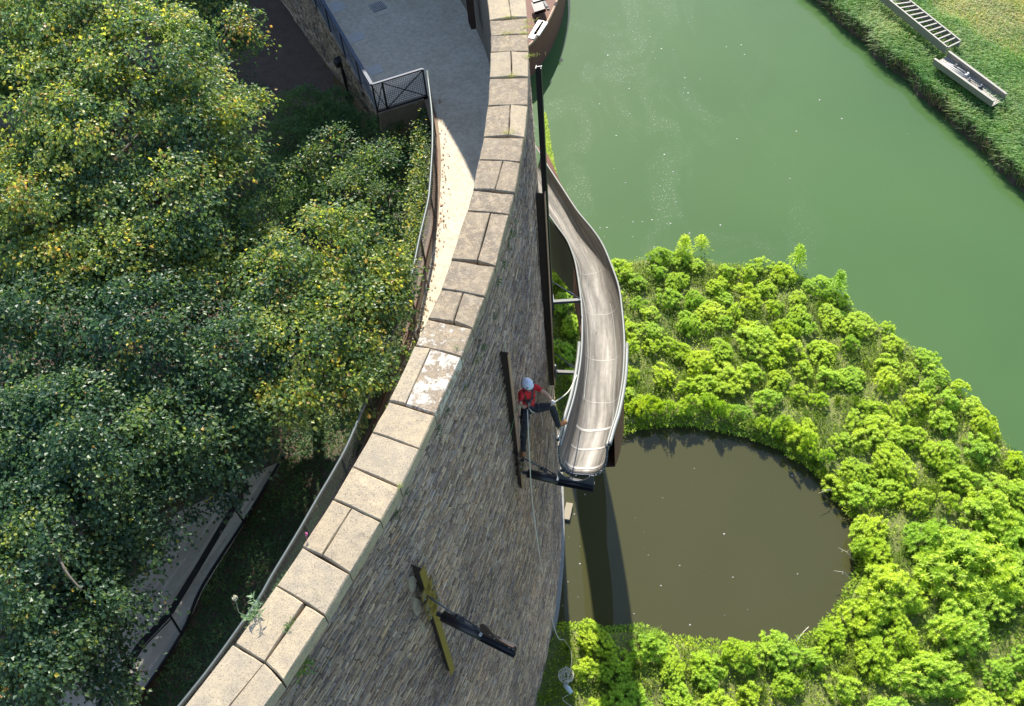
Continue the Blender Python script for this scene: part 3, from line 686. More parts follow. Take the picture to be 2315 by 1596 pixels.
# ================================================================ RUSTED BEAMS ON THE WALL
def vbeam(top, bot, Y, wd, ht, mats, label, flg=None, webdir=None):
    a = PY(*top, Y); b = PY(*bot, Y); c = Vector(((a.x+b.x)/2, (a.y+b.y)/2, 0)); a = Vector((c.x, c.y, a.z)); b = Vector((c.x, c.y, b.z))
    t = thing('wall_beam', label, 'steel beam', (c.x, c.y, b.z), 'upright steel beams fixed to the rampart wall'); m_ = MB()
    up = Vector(webdir); up.normalize(); tf = .016; wd_v = wd
    m_ = MB(); m_.beam(a, b, .012, ht-2*tf-.002, up); m_.build('web', mats[0], t)
    for sgn, mt in ((-1, mats[0]), (1, mats[1])):
        m_ = MB(); m_.beam(a+up*sgn*(ht-tf)/2, b+up*sgn*(ht-tf)/2, wd, tf, up); m_.build('flange', mt, t)
    return a, b, t
bA, bAb, tA = vbeam((1211, 152), (1252, 715), 18.95, .12, .13, (M_black, M_black), 'longest black upright beam at the edge of the rampart wall, its top level with the coping', webdir=(1, -.25, 0))
pY = 17.75
bB, bBb, tB = vbeam((1213, 437), (1254, 870), pY, .16, .22, (M_web, M_flange), 'dark upright beam with bright edge, second from the river, whose foot ends above the greenery', webdir=(1, -.25, 0))
m_ = MB(); m_.box(bA+Vector((.02, 0, .012)), .11, .02, .01); m_.build('cap', M_raild, tA)
hit, nn = wall_hit(1155, 940)
Yw = hit.y-.04
bC, bCb, tC = vbeam((1140, 795), (1170, 1102), Yw, .16, .25, (M_web, M_flange), 'dark rusty upright beam right beside the worker in red, carrying the slide bracket', webdir=nn)
hit2, nn2 = wall_hit(975, 1395)
bD, bDb, tD = vbeam((946, 1278), (1003, 1515), hit2.y-.05, .16, .30, (M_web, M_yellow), 'lowest upright beam with an ochre yellow front flange and an empty slide bracket', webdir=nn2)
# smooth repair patches of mortar beside the beams
def patch(cx, cy, w_, h_, rot=.1):
    p, q = wall_hit(cx, cy); 
    d = Vector((-q.y, q.x, 0)); m_ = MB(); ring = []
    for k in range(9):
        a = 2*math.pi*k/9; r = random.uniform(.8, 1.1); ring.append(p+q*.055+d*math.cos(a)*w_*r+Vector((0, 0, math.sin(a)*h_*r)))
    c = p+q*.06; n0 = len(ring); m_.add(ring+[r-q*.08 for r in ring]+[c], [(i, (i+1) % n0, 2*n0) for i in range(n0)]+[(i, n0+i, n0+(i+1) % n0, (i+1) % n0) for i in range(n0)])
    m_.build('mortar_patch', simple('mortar_patch', (.36, .295, .225), .9, var=.35), wall)
patch(1147, 784, .10, .22); patch(937, 1322, .12, .30); patch(946, 1372, .12, .34); patch(957, 1420, .08, .22)

# ================================================================ THE SLIDE
stn = [(1266, 1007, 1371, 1010, 13.2), (1275, 978, 1381, 975, 13.0), (1283, 948, 1393, 938, 12.8), (1299.5, 890, 1404, 883, 12.4), (1311.5, 823, 1409.8, 832, 11.9), (1316, 765, 1411, 765, 11.3), (1315.4, 700, 1406, 700, 10.6), (1310, 650, 1399, 650, 9.9), (1302, 600, 1384, 605, 9.2), (1294, 572, 1363, 555, 8.2), (1281, 542, 1340, 520, 7.2), (1258, 510, 1304, 476, 6.2), (1232, 472, 1268, 421, 5.3), (1205, 425, 1236, 372, 4.4), (1190, 395, 1210, 330, 3.6)]
def lift(z): return z+.85*max(0, min(1, (z-3.5)/9.5))
Lr = catmull([P(a, b, lift(z)) for a, b, c, d, z in stn], 4); Rr = catmull([P(c, d, lift(z)) for a, b, c, d, z in stn], 4)
slide = thing('tube_slide', 'long curved stainless steel slide sweeping from beside the rampart wall down towards the river', 'slide', (Lr[0]+Rr[0])/2)
NSg = len(Lr); K = 24
def section(i, scale=1.0, depth=.80, k=K, ext=0.0, p=.62):
    L_, R_ = Lr[i], Rr[i]; c = (L_+R_)/2; ax = (Lr[min(i+1, NSg-1)]+Rr[min(i+1, NSg-1)]-Lr[max(i-1, 0)]-Rr[max(i-1, 0)]).normalized()
    hw = (R_-L_)/2; dnv = hw.normalized().cross(ax); dnv = dnv if dnv.z < 0 else -dnv
    dd = depth; pts = []
    for j in range(k+1):
        th = math.pi*j/k; cx_ = -math.cos(th); sy = math.sin(th); x = math.copysign(abs(cx_)**p, cx_); y = abs(sy)**p if sy > 0 else 0
        pts.append(c+hw*x*scale+dnv*y*dd*scale-dnv*ext)
    return pts
def sweep(name, mat, scale, depth, i0=0, i1=None, flip=False, smooth=True, uv=True, **kw):
    i1 = NSg if i1 is None else i1; me = bpy.data.meshes.new(name); V = []; F = []; U = []
    sc = [0]
    for i in range(i0+1, i1): sc.append(sc[-1]+(Lr[i]-Lr[i-1]).length)
    for i in range(i0, i1): V += section(i, scale, depth, **kw)
    k = K+1
    for i in range(i1-i0-1):
        for j in range(K):
            a = i*k+j; f = (a, a+1, a+k+1, a+k); uvs = [(j/K, sc[i]), ((j+1)/K, sc[i]), ((j+1)/K, sc[i+1]), (j/K, sc[i+1])]
            if flip: f = f[::-1]; uvs = uvs[::-1]
            F.append(f); U += uvs
    me.from_pydata([tuple(v) for v in V], [], F); ul = me.uv_layers.new(name='UVMap'); ul.data.foreach_set('uv', np.array(U, np.float32).ravel())
    for p in me.polygons: p.use_smooth = smooth
    me.materials.append(mat); o = bpy.data.objects.new(name, me); link(o, slide); o.location = -Vector(slide.location); return o
tr = sweep('trough', M_steel, 1.0, .80)
md = tr.modifiers.new('s', 'SOLIDIFY'); md.thickness = .012; md.offset = 1
# rolled rims
for side, pl_ in (('L', Lr), ('R', Rr)):
    m_ = MB(); m_.tube([p+Vector((0, 0, .02)) for p in pl_], .032, 8); m_.build('handrail', M_galv, slide, True)
# outer rust steel shell: side plates and bottom, deeper than the trough
m_ = MB()
def shell_pts(i):
    s = section(i, 1.0, .80, 4); L_, R_ = Lr[i], Rr[i]; ax = (Lr[min(i+1, NSg-1)]-Lr[max(i-1, 0)]).normalized(); hw = (R_-L_).normalized(); d = hw.cross(ax); d = d if d.z < 0 else -d
    return [L_-hw*.05+d*.06, L_-hw*.05+d*1.15, R_+hw*.05+d*1.15, R_+hw*.05+d*.06]
i_s = 5
for i in range(i_s, NSg): m_.v += [tuple(p) for p in shell_pts(i)]
for i in range(NSg-i_s-1):
    a = i*4
    for j in range(3): m_.f.append((a+j, a+j+4, a+j+5, a+j+1))
m_.build('support_shell', M_corten2, slide)
drop = lambda i: float(np.interp(i, [22, 26, 30, 36, 42, 48, 56], [.1, .35, 1.2, 2.1, 2.6, 2.8, 2.9]))
m_ = MB()
for i in range(22, NSg):
    p = Lr[i]-(Rr[i]-Lr[i]).normalized()*.06; m_.v += [tuple(p+Vector((0, 0, -.03))), tuple(p+Vector((0, 0, -drop(i))))]
for i in range(NSg-23): a = 2*i; m_.f.append((a, a+1, a+3, a+2))
m_.build('side_skirt', M_black, slide)
# perforations on the shaded left side plate
m_ = MB()
for i in range(28, NSg-14):
    q = [Lr[i]-(Rr[i]-Lr[i]).normalized()*.065, Lr[i]-(Rr[i]-Lr[i]).normalized()*.065-Vector((0, 0, drop(i)))]; r = [Lr[i+1]-(Rr[i+1]-Lr[i+1]).normalized()*.065, Lr[i+1]-(Rr[i+1]-Lr[i+1]).normalized()*.065-Vector((0, 0, drop(i+1)))]; hw = (Rr[i]-Lr[i]).normalized()
    for t in (.15, .4, .65, .9):
        for v in (.25, .4, .55, .7):
            c = q[0].lerp(r[0], t).lerp(q[1].lerp(r[1], t), v)-hw*.003; e = (r[0]-q[0]).normalized()*.014; u = (q[1]-q[0]).normalized()*.014
            b_ = len(m_.v); m_.v += [tuple(c+e), tuple(c+u), tuple(c-e), tuple(c-u)]; m_.f.append((b_, b_+1, b_+2, b_+3))
m_.build('perforations', M_rail, slide, kind='stuff')
# near end flange with bolts
def ringpts(i, sc, off): 
    ax = (Lr[i+1]-Lr[i]).normalized(); return [p-ax*off for p in section(i, sc, .80)]
a = ringpts(0, 1.0, .01); b = ringpts(0, 1.085, .01); a2 = ringpts(0, 1.0, .035); b2 = ringpts(0, 1.085, .035); m_ = MB(); nv_ = K+1
m_.v = [tuple(p) for p in a+b+a2+b2]
for j in range(K):
    m_.f += [(j, j+1, nv_+j+1, nv_+j), (2*nv_+j, 3*nv_+j, 3*nv_+j+1, 2*nv_+j+1), (nv_+j, nv_+j+1, 3*nv_+j+1, 3*nv_+j), (j, 2*nv_+j, 2*nv_+j+1, j+1)]
fl_ = m_.build('end_flange', M_raild, slide)
for j in range(1, K, 2):
    c = (Vector(a2[j])+Vector(b2[j]))/2; ax = (Lr[1]-Lr[0]).normalized(); m_ = MB(); m_.tube([c, c-ax*.03], .014, 6); m_.build('bolt', M_galv, slide)
for j in (6, 18):
    c = Vector(b2[j]); m_ = MB(); m_.box(c, .12, .02, .10); m_.build('lug', M_raild, slide)
# pale grit strips and welded seams across the floor
def band(i, f, wdt, mat, name, sc=.975, j0=5, j1=K-5):
    m_ = MB(); s1 = section(i, sc, .80); s2 = section(i+1, sc, .80)
    for j in range(j0, j1+1): m_.v += [tuple(s1[j].lerp(s2[j], f)), tuple(s1[j].lerp(s2[j], f+wdt))]
    for j in range(j1-j0): a_ = 2*j; m_.f.append((a_, a_+1, a_+3, a_+2))
    m_.build(name, mat, slide, True)
band(1, .0, .55, M_strip, 'grit_strip'); band(6, .3, .45, M_strip, 'grit_strip'); band(10, .0, .35, M_strip, 'grit_strip')
for i in (14, 20, 27, 35): band(i, .4, .07, M_strip, 'weld_seam', .981, 1, K-1)
for jj, ia, ib in ((7, 14, 44), (16, 8, 30), (11, 24, NSg-2)):
    m_ = MB(); m_.tube([section(i, .978, .80)[jj] for i in range(ia, ib)], .011, 5); m_.build('long_seam', M_galv, slide, True)
# outer long hand rails (stop before the end)
for pl_, i_, sg in ((Lr, 1, -1), (Rr, 0, 1)):
    m_ = MB(); pts = [];
    for i in range(i_, 20):
        hw = (Rr[i]-Lr[i]).normalized(); pts.append(pl_[i]+hw*sg*.07+Vector((0, 0, .10)))
    m_.tube(pts, .045, 10); m_.build('guard_rail', M_galv, slide, True)
    m_ = MB(); d0 = (pts[0]-pts[1]).normalized(); m_.tube([pts[0]+d0*.002, pts[0]+d0*.012], .035, 10); m_.build('guard_rail_opening', M_black, slide)

# struts from beams to the slide
def strutset(px1, px2, Yb, lab):
    z = PY(*px1, Yb); a = z; b = P(*px2, z.z); t = thing('slide_strut', lab, 'strut', a, 'struts between wall beams and slide')
    m_ = MB(); ibeam(m_, a, b, .09, .10, (0, 0, 1)); m_.build('arm', simple('zinc_arm', (.14, .145, .14), .6, metal=.2), t)
    m_ = MB(); a2 = a+Vector((-.02, .0, .9)); c = a.lerp(b, .95)+Vector((0, 0, .08)); m_.tube([a2, a2.lerp(c, .6)], .018, 6); m_.tube([a2.lerp(c, .6), a2.lerp(c, .78)], .035, 6); m_.tube([a2.lerp(c, .78), c], .02, 6); m_.build('tie_rod', M_raild, t)
    m_ = MB(); m_.box(a, .06, .3, .34); m_.build('bracket_plate', M_raild, t)
strutset((1250, 683), (1313, 679), 18.9, 'upper pale strut with tie rod joining the beams to the slide above dark greenery')
strutset((1256, 841), (1312, 843), pY, 'lower pale strut with tie rod joining the second beam to the slide above the worker')

# brackets (cantilever arms) ------------------------------------------------
def bracket(par_label, root, knee, tip, tie0, name='slide_bracket', saddle=True):
    t = thing(name, par_label, 'bracket', root, None)
    d = (knee-root).normalized(); m_ = MB(); m_.tube([root+d*.12, knee], .105, 14); m_.build('arm_tube', M_black, t, True)
    m_ = MB(); ibeam(m_, knee-d*.06, tip, .18, .17, (0, 0, 1)); m_.build('arm_beam', M_black, t)
    m_ = MB(); m_.tube([root, root+d*.18], .05, 8); m_.build('pivot', M_black, t)
    e = knee+Vector((0, 0, .12)); m_ = MB(); m_.tube([tie0, tie0.lerp(e, .52)], .018, 8); m_.build('tie_rod', M_raild, t, True)
    m_ = MB(); A = tie0.lerp(e, .52); B = tie0.lerp(e, .6); m_.tube([A, A.lerp(B, .3), A.lerp(B, .7), B], [.03, .055, .055, .03], 8); m_.build('shackle', M_black, t, True)
    A, B = tie0.lerp(e, .64), tie0.lerp(e, .88); sd = (e-tie0).cross(Vector((0, 0, 1))).normalized(); u2 = sd.cross((e-tie0).normalized())
    m_ = MB(); m_.tube([A+sd*.035, B+sd*.035], .014, 6); m_.tube([A-sd*.035, B-sd*.035], .014, 6); m_.box(A, .09, .09, .05); m_.box(B, .09, .09, .05); m_.tube([B, e], .018, 6); m_.tube([tie0.lerp(e, .6), A], .018, 6); m_.build('turnbuckle', M_black, t)
    m_ = MB(); m_.tube([e-sd*.07, e+sd*.07], .03, 10); m_.build('pin', M_white, t)
    return t, d
# bracket carrying the slide end
root1 = PY(1182, 1067, bCb.y-.16); zb1 = root1.z
knee1 = P(1262, 1086, zb1-.02); tip1 = P(1343, 1101, zb1-.05); tie1 = PY(1180, 1033, bCb.y-.15)
b1, d1 = bracket('black cantilever bracket with turnbuckle holding up the near end of the slide', root1, knee1, tip1, tie1)
# clamp plates on beam C
for zz in (tie1.z, (tie1.z+zb1)/2-.05, zb1):
    m_ = MB(); c = Vector((bCb.x, bCb.y, zz))+nn*.13; d = Vector((-nn.y, nn.x, 0)); Rm = Matrix((d, nn, Vector((0, 0, 1)))).transposed(); m_.box(c, .36, .03, .26, Rm)
    m_.build('clamp_plate', M_beam, b1)
    for sx in (-.14, .14):
        m_ = MB(); m_.tube([c+d*sx+nn*.01, c+d*sx+nn*.05], .018, 6); m_.build('bolt', M_galv, b1)
# saddle plate under the flange
def saddle(t, k0, k1, sag, mat):
    m_ = MB(); n_ = 12; rows_ = []; ax = (k1-k0).normalized(); h0 = .42
    for i in range(n_+1):
        u = i/n_; base = k0.lerp(k1, u)+Vector((0, 0, .09)); up = .06+h0*(abs(2*u-.9))**2.4; up = min(up, .42); side = ax.cross(Vector((0, 0, 1)))
        rows_.append([base-side*.01, base+side*.01, base+side*.01+Vector((0, 0, up)), base-side*.01+Vector((0, 0, up))])
    for r in rows_: m_.v += [tuple(p) for p in r]
    for i in range(n_):
        a_ = i*4; b_ = a_+4
        for j in range(4): m_.f.append((a_+j, b_+j, b_+(j+1) % 4, a_+(j+1) % 4))
    m_.f += [(0, 1, 2, 3), tuple(len(m_.v)-4+q for q in (3, 2, 1, 0))]
    m_.build('saddle_plate', mat, t)
saddle(b1, knee1, tip1, .3, M_raild)
# lower bracket, empty
root2 = PY(988, 1386, bDb.y-.2); knee2 = P(1090, 1436, root2.z-.02); tip2 = P(1166, 1474, root2.z-.05); tie2 = PY(966, 1347, bDb.y-.15)
b2_, d2 = bracket('empty black cantilever bracket with curved saddle plate, low on the wall', root2, knee2, tip2, tie2)
m_ = MB(); side = (tip2-knee2).normalized().cross(Vector((0, 0, 1))); prof = [(0, .0), (0, .38), (.12, .50), (.24, .44), (.36, .25), (.55, .13), (.8, .09), (.96, .12), (1.0, .20), (1.04, .16), (1.04, 0)]
ax = tip2-knee2; bot = [knee2+ax*a_+Vector((0, 0, .09+b_)) for a_, b_ in prof]; n0 = len(bot)
m_.add([p+side*.012 for p in bot]+[p-side*.012 for p in bot], [tuple(range(n0)), tuple(range(n0, 2*n0))[::-1]]+[(i, n0+i, n0+(i+1) % n0, (i+1) % n0) for i in range(n0)])
m_.build('saddle_plate', M_corten, b2_)
for u_, v_ in ((.3, .18), (.42, .12), (.85, .03), (.97, .04)):
    c = knee2+ax*u_+Vector((0, 0, .09+v_)); m_ = MB(); m_.box(c, .07, .035, .03); m_.build('slot_bolt', M_galv, b2_)
for zz, ex in ((tie2.z+.12, .0), ((tie2.z+root2.z)/2, 0), (root2.z-.05, .0)):
    d = Vector((-nn2.y, nn2.x, 0)); c = Vector((bDb.x, bDb.y, zz))+nn2*.135; Rm = Matrix((d, nn2, Vector((0, 0, 1)))).transposed(); m_ = MB(); m_.box(c, .42, .03, .28, Rm); m_.build('clamp_plate', M_yellow, b2_)
    for sx in (-.17, .17):
        for sz in (-.08, .08):
            m_ = MB(); q = c+d*sx+Vector((0, 0, sz)); m_.tube([q, q+nn2*.045], .02, 6); m_.build('bolt', M_galv, b2_)

# ================================================================ TREES
GS = []
def make_crown(lumps, nleaf, L0=.115, dens=1.0, hang=.25, warm=0.0):  # warm shifts leaf tint yellower for sunlit trees, darker for the shaded one
    Cs, Ds, Ns, Ls, Ts = [], [], [], [], []
    for (c, r) in lumps:
        c = np.array(c); area = 4*math.pi*r*r; npad = int(area*1.35*dens)
        u = rand_unit(npad); u[:, 2] = np.where(u[:, 2] < -.35, -u[:, 2], u[:, 2])
        rad = r*(.62+.42*rng.random(npad)**.6); ctr = c+u*rad[:, None]*np.array([1, 1, .85])
        for k in range(npad):
            pr = rng.uniform(.28, .52); nl = int(nleaf*(pr/.4)**2)
            out = u[k].copy(); out[2] = out[2]*.4; out /= np.linalg.norm(out)+1e-6
            # sprays: leaves along a few drooping twigs
            q = rng.normal(size=(nl, 3))*np.array([pr*.5, pr*.5, pr*.20])
            hd = np.hypot(q[:, 0], q[:, 1]); q[:, 2] -= hd*hang+ (q@out)*.15
            Cs.append(ctr[k]+q); d = q+out*.25+rng.normal(size=(nl, 3))*.22; d[:, 2] -= .12+hd*.5; Ds.append(d)
            nn_ = np.array([0, 0, 1.0])+rng.normal(size=(nl, 3))*.42+out*.25; Ns.append(nn_)
            Ls.append(L0*rng.uniform(.65, 1.25, nl)); base = rng.normal(.30, .10)+warm
            yel = 1 if rng.random() < .012+.08*max(0, warm) else 0
            t = np.clip(base+rng.normal(0, .13, nl), .02, .78); t = np.where(rng.random(nl) < .006+.05*max(0, warm)+.5*yel, rng.uniform(.85, 1, nl), t)
            # sunlight put into the tint: upward pads turn yellower
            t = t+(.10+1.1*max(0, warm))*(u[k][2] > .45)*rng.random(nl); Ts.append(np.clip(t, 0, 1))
    C = np.concatenate(Cs); V, F = leaves(C, np.concatenate(Ds), np.concatenate(Ns), np.concatenate(Ls), np.concatenate(Ls)*.88, .14)
    return V, F, np.repeat(np.concatenate(Ts), 4)
def tree(label, base, lumps, nleaf=92, L0=.100, dens=1.0, warm=0.0, group='linden trees in the garden', name='linden_tree'):
    base = Vector(base); t = thing(name, label, 'tree', base, group); lumps = [(tuple(c), r) for c, r in lumps]
    V, F, T = make_crown(lumps, nleaf, L0, dens, warm=warm); mesh_np('crown', V, F, M_leafA, t, tint=T)
    cm = sum((Vector(c) for c, r in lumps), Vector())/len(lumps); m_ = MB(); fork = base.lerp(Vector((cm.x, cm.y, cm.z)), .45)
    m_.tube(catmull([base-Vector((0, 0, .3)), base.lerp(fork, .5)+Vector((.08, .05, 0)), fork], 4), np.linspace(.21, .15, 9), 9); m_.build('trunk', M_bark, t, True)
    for (c, r) in lumps:
        c = Vector(c); m_ = MB(); mid = fork.lerp(c, .5)+Vector((random.uniform(-.2, .2), random.uniform(-.2, .2), -.15))
        pts = catmull([fork, mid, c], 4); m_.tube(pts, np.linspace(.10, .05, len(pts)), 7)
        for k in range(9):
            u = Vector(rand_unit(1)[0]); u.z = abs(u.z)*.5; e = c+u*r*.9; pp = catmull([c.lerp(mid, random.random()*.6), c.lerp(e, .5)+Vector((0, 0, .12)), e], 3); m_.tube(pp, np.linspace(.035, .008, len(pp)), 5)
        m_.build('limb', M_bark, t, True)
    return t
def L(x, y, z, r): return (P(x, y, z), r)
tree('large linden filling the upper left corner, sunlit yellow-green on top', P(120, 600, 11.0)+Vector((0, 3, 0)), [L(40, 90, 17.8, 2.2), L(200, 60, 18.0, 2.2), L(330, 170, 17.6, 2.0), L(90, 260, 17.2, 2.2), L(250, 320, 17.0, 2.1), L(440, 300, 16.6, 1.65), L(505, 400, 15.9, 1.1), L(385, 460, 16.2, 1.6), L(150, 500, 16.2, 2.1), L(20, 480, 16.4, 1.8), L(300, 600, 15.6, 1.7), L(490, 560, 15.2, 1.0), L(460, 200, 16.2, 1.1), L(120, 640, 15.4, 1.9), L(560, 250, 16.3, .7), L(420, 640, 15.0, 1.4), L(540, 60, 16.0, .7)], dens=1.55, warm=.16)
tree('linden at the top edge beside the dark bare soil, partly behind the biggest crown', P(430, 120, 11.2)+Vector((0, 2, 0)), [L(455, 40, 15.0, 1.5), L(500, 110, 14.4, 1.05), L(380, 30, 15.4, 1.5)], dens=1.3, warm=.12)
tree('middle linden between the largest crown and the mesh fence, upper side tinted as if sunlit', P(700, 860, 11.0), [L(740, 590, 15.2, 1.5), L(835, 640, 14.9, 1.1), L(650, 640, 15.2, 1.2), L(800, 740, 14.9, 1.3), L(690, 780, 14.9, 1.5), L(800, 840, 14.6, .95), L(700, 900, 14.5, 1.15), L(590, 570, 14.8, .75), L(855, 700, 14.6, .7), L(560, 650, 14.6, 1.1), L(580, 760, 14.4, 1.1)], dens=1.35, warm=.16)
tree('small pale linden in front of the cross-braced panel, half in shade', P(800, 440, 11.4), [L(765, 350, 13.3, .9), L(850, 385, 13.3, .85), L(885, 450, 13.2, .7), L(800, 445, 13.2, 1.0), L(700, 400, 12.9, .9), L(870, 330, 13.2, .5), L(905, 500, 13.1, .45)], 80, .09, 1.2, .06)
tree('dark shaded linden filling the lower left, hanging over the garden path', P(180, 1330, 11.0), [L(120, 760, 15.2, 2.0), L(330, 780, 15.2, 1.9), L(520, 820, 14.8, 1.5), L(60, 980, 14.9, 1.8), L(240, 1000, 15.0, 1.9), L(430, 975, 14.6, 1.6), L(525, 1030, 14.0, .9), L(140, 1180, 14.6, 1.8), L(330, 1180, 14.2, 1.1), L(450, 1100, 13.7, .75), L(40, 1340, 14.4, 1.6), L(200, 1370, 14.0, 1.3), L(265, 1290, 13.9, .75), L(80, 1500, 14.2, 1.0), L(215, 1500, 13.6, .6), L(290, 1530, 13.2, .5), L(560, 940, 14.3, 1.0), L(20, 1180, 14.6, 1.4), L(140, 1440, 14.0, 1.0), L(20, 1560, 13.8, .9), L(620, 880, 14.2, .9), L(-60, 1050, 15, 1.6)], 92, .098, 1.4, -.05)
# big bare branch glimpsed among the lower leaves
bt = bpy.data.objects['linden_tree.004']; m_ = MB(); pp = catmull([P(75, 1150, 15.2), P(110, 1205, 15.5), P(145, 1285, 15.4), P(185, 1335, 15.2)], 5)
m_.tube(pp, np.linspace(.05, .018, len(pp)), 7); m_.tube([P(120, 1230, 15.4), P(170, 1250, 15.3)], [.02, .008], 5); m_.build('bare_branch', M_bark, bt, True)

# undergrowth ------------------------------------------------------------------
def scatter(poly, n, zf, keep=None):
    poly = np.array(poly); lo, hi = poly.min(0), poly.max(0); X = rng.uniform(lo[0], hi[0], n); Y = rng.uniform(lo[1], hi[1], n); k = inpoly(X, Y, poly)
    if keep is not None: k &= keep(X, Y)
    X, Y = X[k], Y[k]; return np.stack([X, Y, zf(X, Y)], 1)
gp = pix([(985, 300), (975, 480), (960, 640), (940, 800), (870, 1000), (770, 1190), (660, 1370), (530, 1600), (230, 1700), (340, 1440), (400, 1330), (500, 1180), (600, 1040), (640, 900), (800, 760), (830, 520), (620, 480), (600, 330), (660, 215), (740, 210), (850, 270), (900, 290)], 11.8)
onpath = lambda X, Y: inpoly(X, Y, [(p.x, p.y) for p in pth])
gp2 = pix([(1000, 280), (620, 215), (560, 130), (-100, 130), (-200, 1000), (-100, 1750), (300, 1750), (985, 500)], 11.5)
C = np.concatenate([scatter(gp, 85000, garden_h, lambda X, Y: (sdist(X, Y, walk_np) < -.15) & ~onpath(X, Y)), scatter(gp2, 70000, garden_h, lambda X, Y: (sdist(X, Y, walk_np) < -.15) & ~onpath(X, Y) & (X < np.interp(Y, rail_pts[::-1, 1], rail_pts[::-1, 0])-.1))]); n = len(C)
clump = fbm(C[:, 0], C[:, 1], 3.1, 2); hgt = np.clip(.12+.28*clump, .02, .6)*rng.random(n); C[:, 2] += hgt
D = rng.normal(size=(n, 3)); D[:, 2] = .2+.3*rng.random(n); Nn = np.array([0, 0, 1.0])+rng.normal(size=(n, 3))*.5
Lh = rng.uniform(.05, .11, n); V, F = leaves(C, D, Nn, Lh, Lh*.45, .1)
o = mesh_np('undergrowth', V, F, M_leafC, None, tint=np.repeat(np.clip(.42+.22*clump+rng.normal(0, .15, n), 0, 1), 4)); tag(o, 'dark low ground cover between the garden path and the curved fence', 'undergrowth', kind='stuff')
C = scatter(gp, 60000, garden_h, lambda X, Y: (sdist(X, Y, walk_np) < -.1) & ~onpath(X, Y) & (fbm(X, Y, 2.0, 7) > -.2)); n = len(C)
V, F = blades(C, rng.uniform(.05, .2, n), rng.normal(size=(n, 2))*.07, .012)
o = mesh_np('dark_grass', V, F, M_leafC, None, tint=np.repeat(np.clip(rng.normal(.45, .2, n), 0, .9), 5)); tag(o, 'sparse dark grass growing in the shade behind the fence', 'grass', kind='stuff')
# shrubs: dark hedge below the panel and light creepers against the fence
def shrub(name, label, cat, c, r, nl, mat, tint, L0=.09, W=.45, group=None, flat=.7, loc=None):
    c = Vector(c); t_ = thing(name, label, cat, c, group); u = rand_unit(nl); u[:, 2] = np.abs(u[:, 2]); lump = 1+.22*np.sin(u[:, 0]*7+c.x)*np.cos(u[:, 1]*6+c.y)
    C = np.array(c)+u*(r*lump*rng.uniform(.55, 1.0, nl)**.6)[:, None]*np.array([1, 1, flat]); D = u+rng.normal(size=(nl, 3))*.5; Nn = u*.5+np.array([0, 0, .9])+rng.normal(size=(nl, 3))*.35
    Lh = L0*rng.uniform(.6, 1.3, nl); V, F = leaves(C, D, Nn, Lh, Lh*W, .12)
    mesh_np('foliage', V, F, mat, t_, tint=np.repeat(np.clip(rng.normal(tint, .13, nl), 0, 1), 4))
    m_ = MB()
    for k in range(6):
        e = c+Vector((random.uniform(-.6, .6)*r, random.uniform(-.6, .6)*r, r*flat*.7)); m_.tube([c-Vector((0, 0, .15)), c.lerp(e, .5)+Vector((0, 0, .05)), e], [.02, .014, .006], 5)
    m_.build('stem', M_bark, t_); return t_
hs = [(690, 250, .95), (745, 285, 1.0), (650, 330, 1.0), (720, 370, .9), (800, 300, .8), (640, 420, 1.0), (600, 500, .9), (690, 470, .9), (860, 300, .6), (760, 240, .7), (905, 330, .6), (810, 500, .8), (915, 262, .45), (880, 285, .5), (935, 245, .35), (900, 272, .5), (950, 262, .4), (925, 252, .42), (948, 243, .36), (870, 268, .4), (900, 400, .7), (920, 460, .6), (930, 530, .5)]
for (x, y, r) in hs:
    zn = 'against the sill right below the cross-braced panel' if (x > 840 and y < 310) else ('squeezed between the pale linden and the curved fence' if x > 890 else ('at the edge of the bare dark soil, left of the pale linden' if x < 730 and y < 400 else ('behind the pale linden, under the floodlight' if y < 320 else 'in the dark gap between the two sunlit linden crowns')))
    shrub('shrub', 'dark evergreen shrub '+zn, 'shrub', P(x, y, 12.0 if y > 290 or x < 850 else 12.75), r, int(2400*r*r), M_leafC, .5, .10, .4, 'dark shrubs '+zn, .75)
tcr = thing('creeper', 'yellow-green leafy creeper growing up the mesh fence beside the sunlit walkway', 'plant', P(955, 400, 12.8))
CC = []
for k in range(46):
    y_ = 300+k*7.5; x_ = np.interp(y_, [300, 380, 460, 560, 640], [958, 955, 948, 930, 908])+random.gauss(0, 7); c_ = np.array(P(x_, y_, 13.1)); m = random.randint(60, 130)
    CC.append(c_+rng.normal(size=(m, 3))*np.array([.16, .22, .30]))
CC = np.concatenate(CC); nl = len(CC); Lh = rng.uniform(.06, .12, nl)
V, F = leaves(CC, rng.normal(size=(nl, 3))*np.array([1, 1, .5]), np.array([0, 0, .9])+rng.normal(size=(nl, 3))*.5, Lh, Lh*.6, .1)
mesh_np('foliage', V, F, M_leafA, tcr, tint=np.repeat(np.clip(rng.normal(.62, .16, nl), 0, .95), 4))

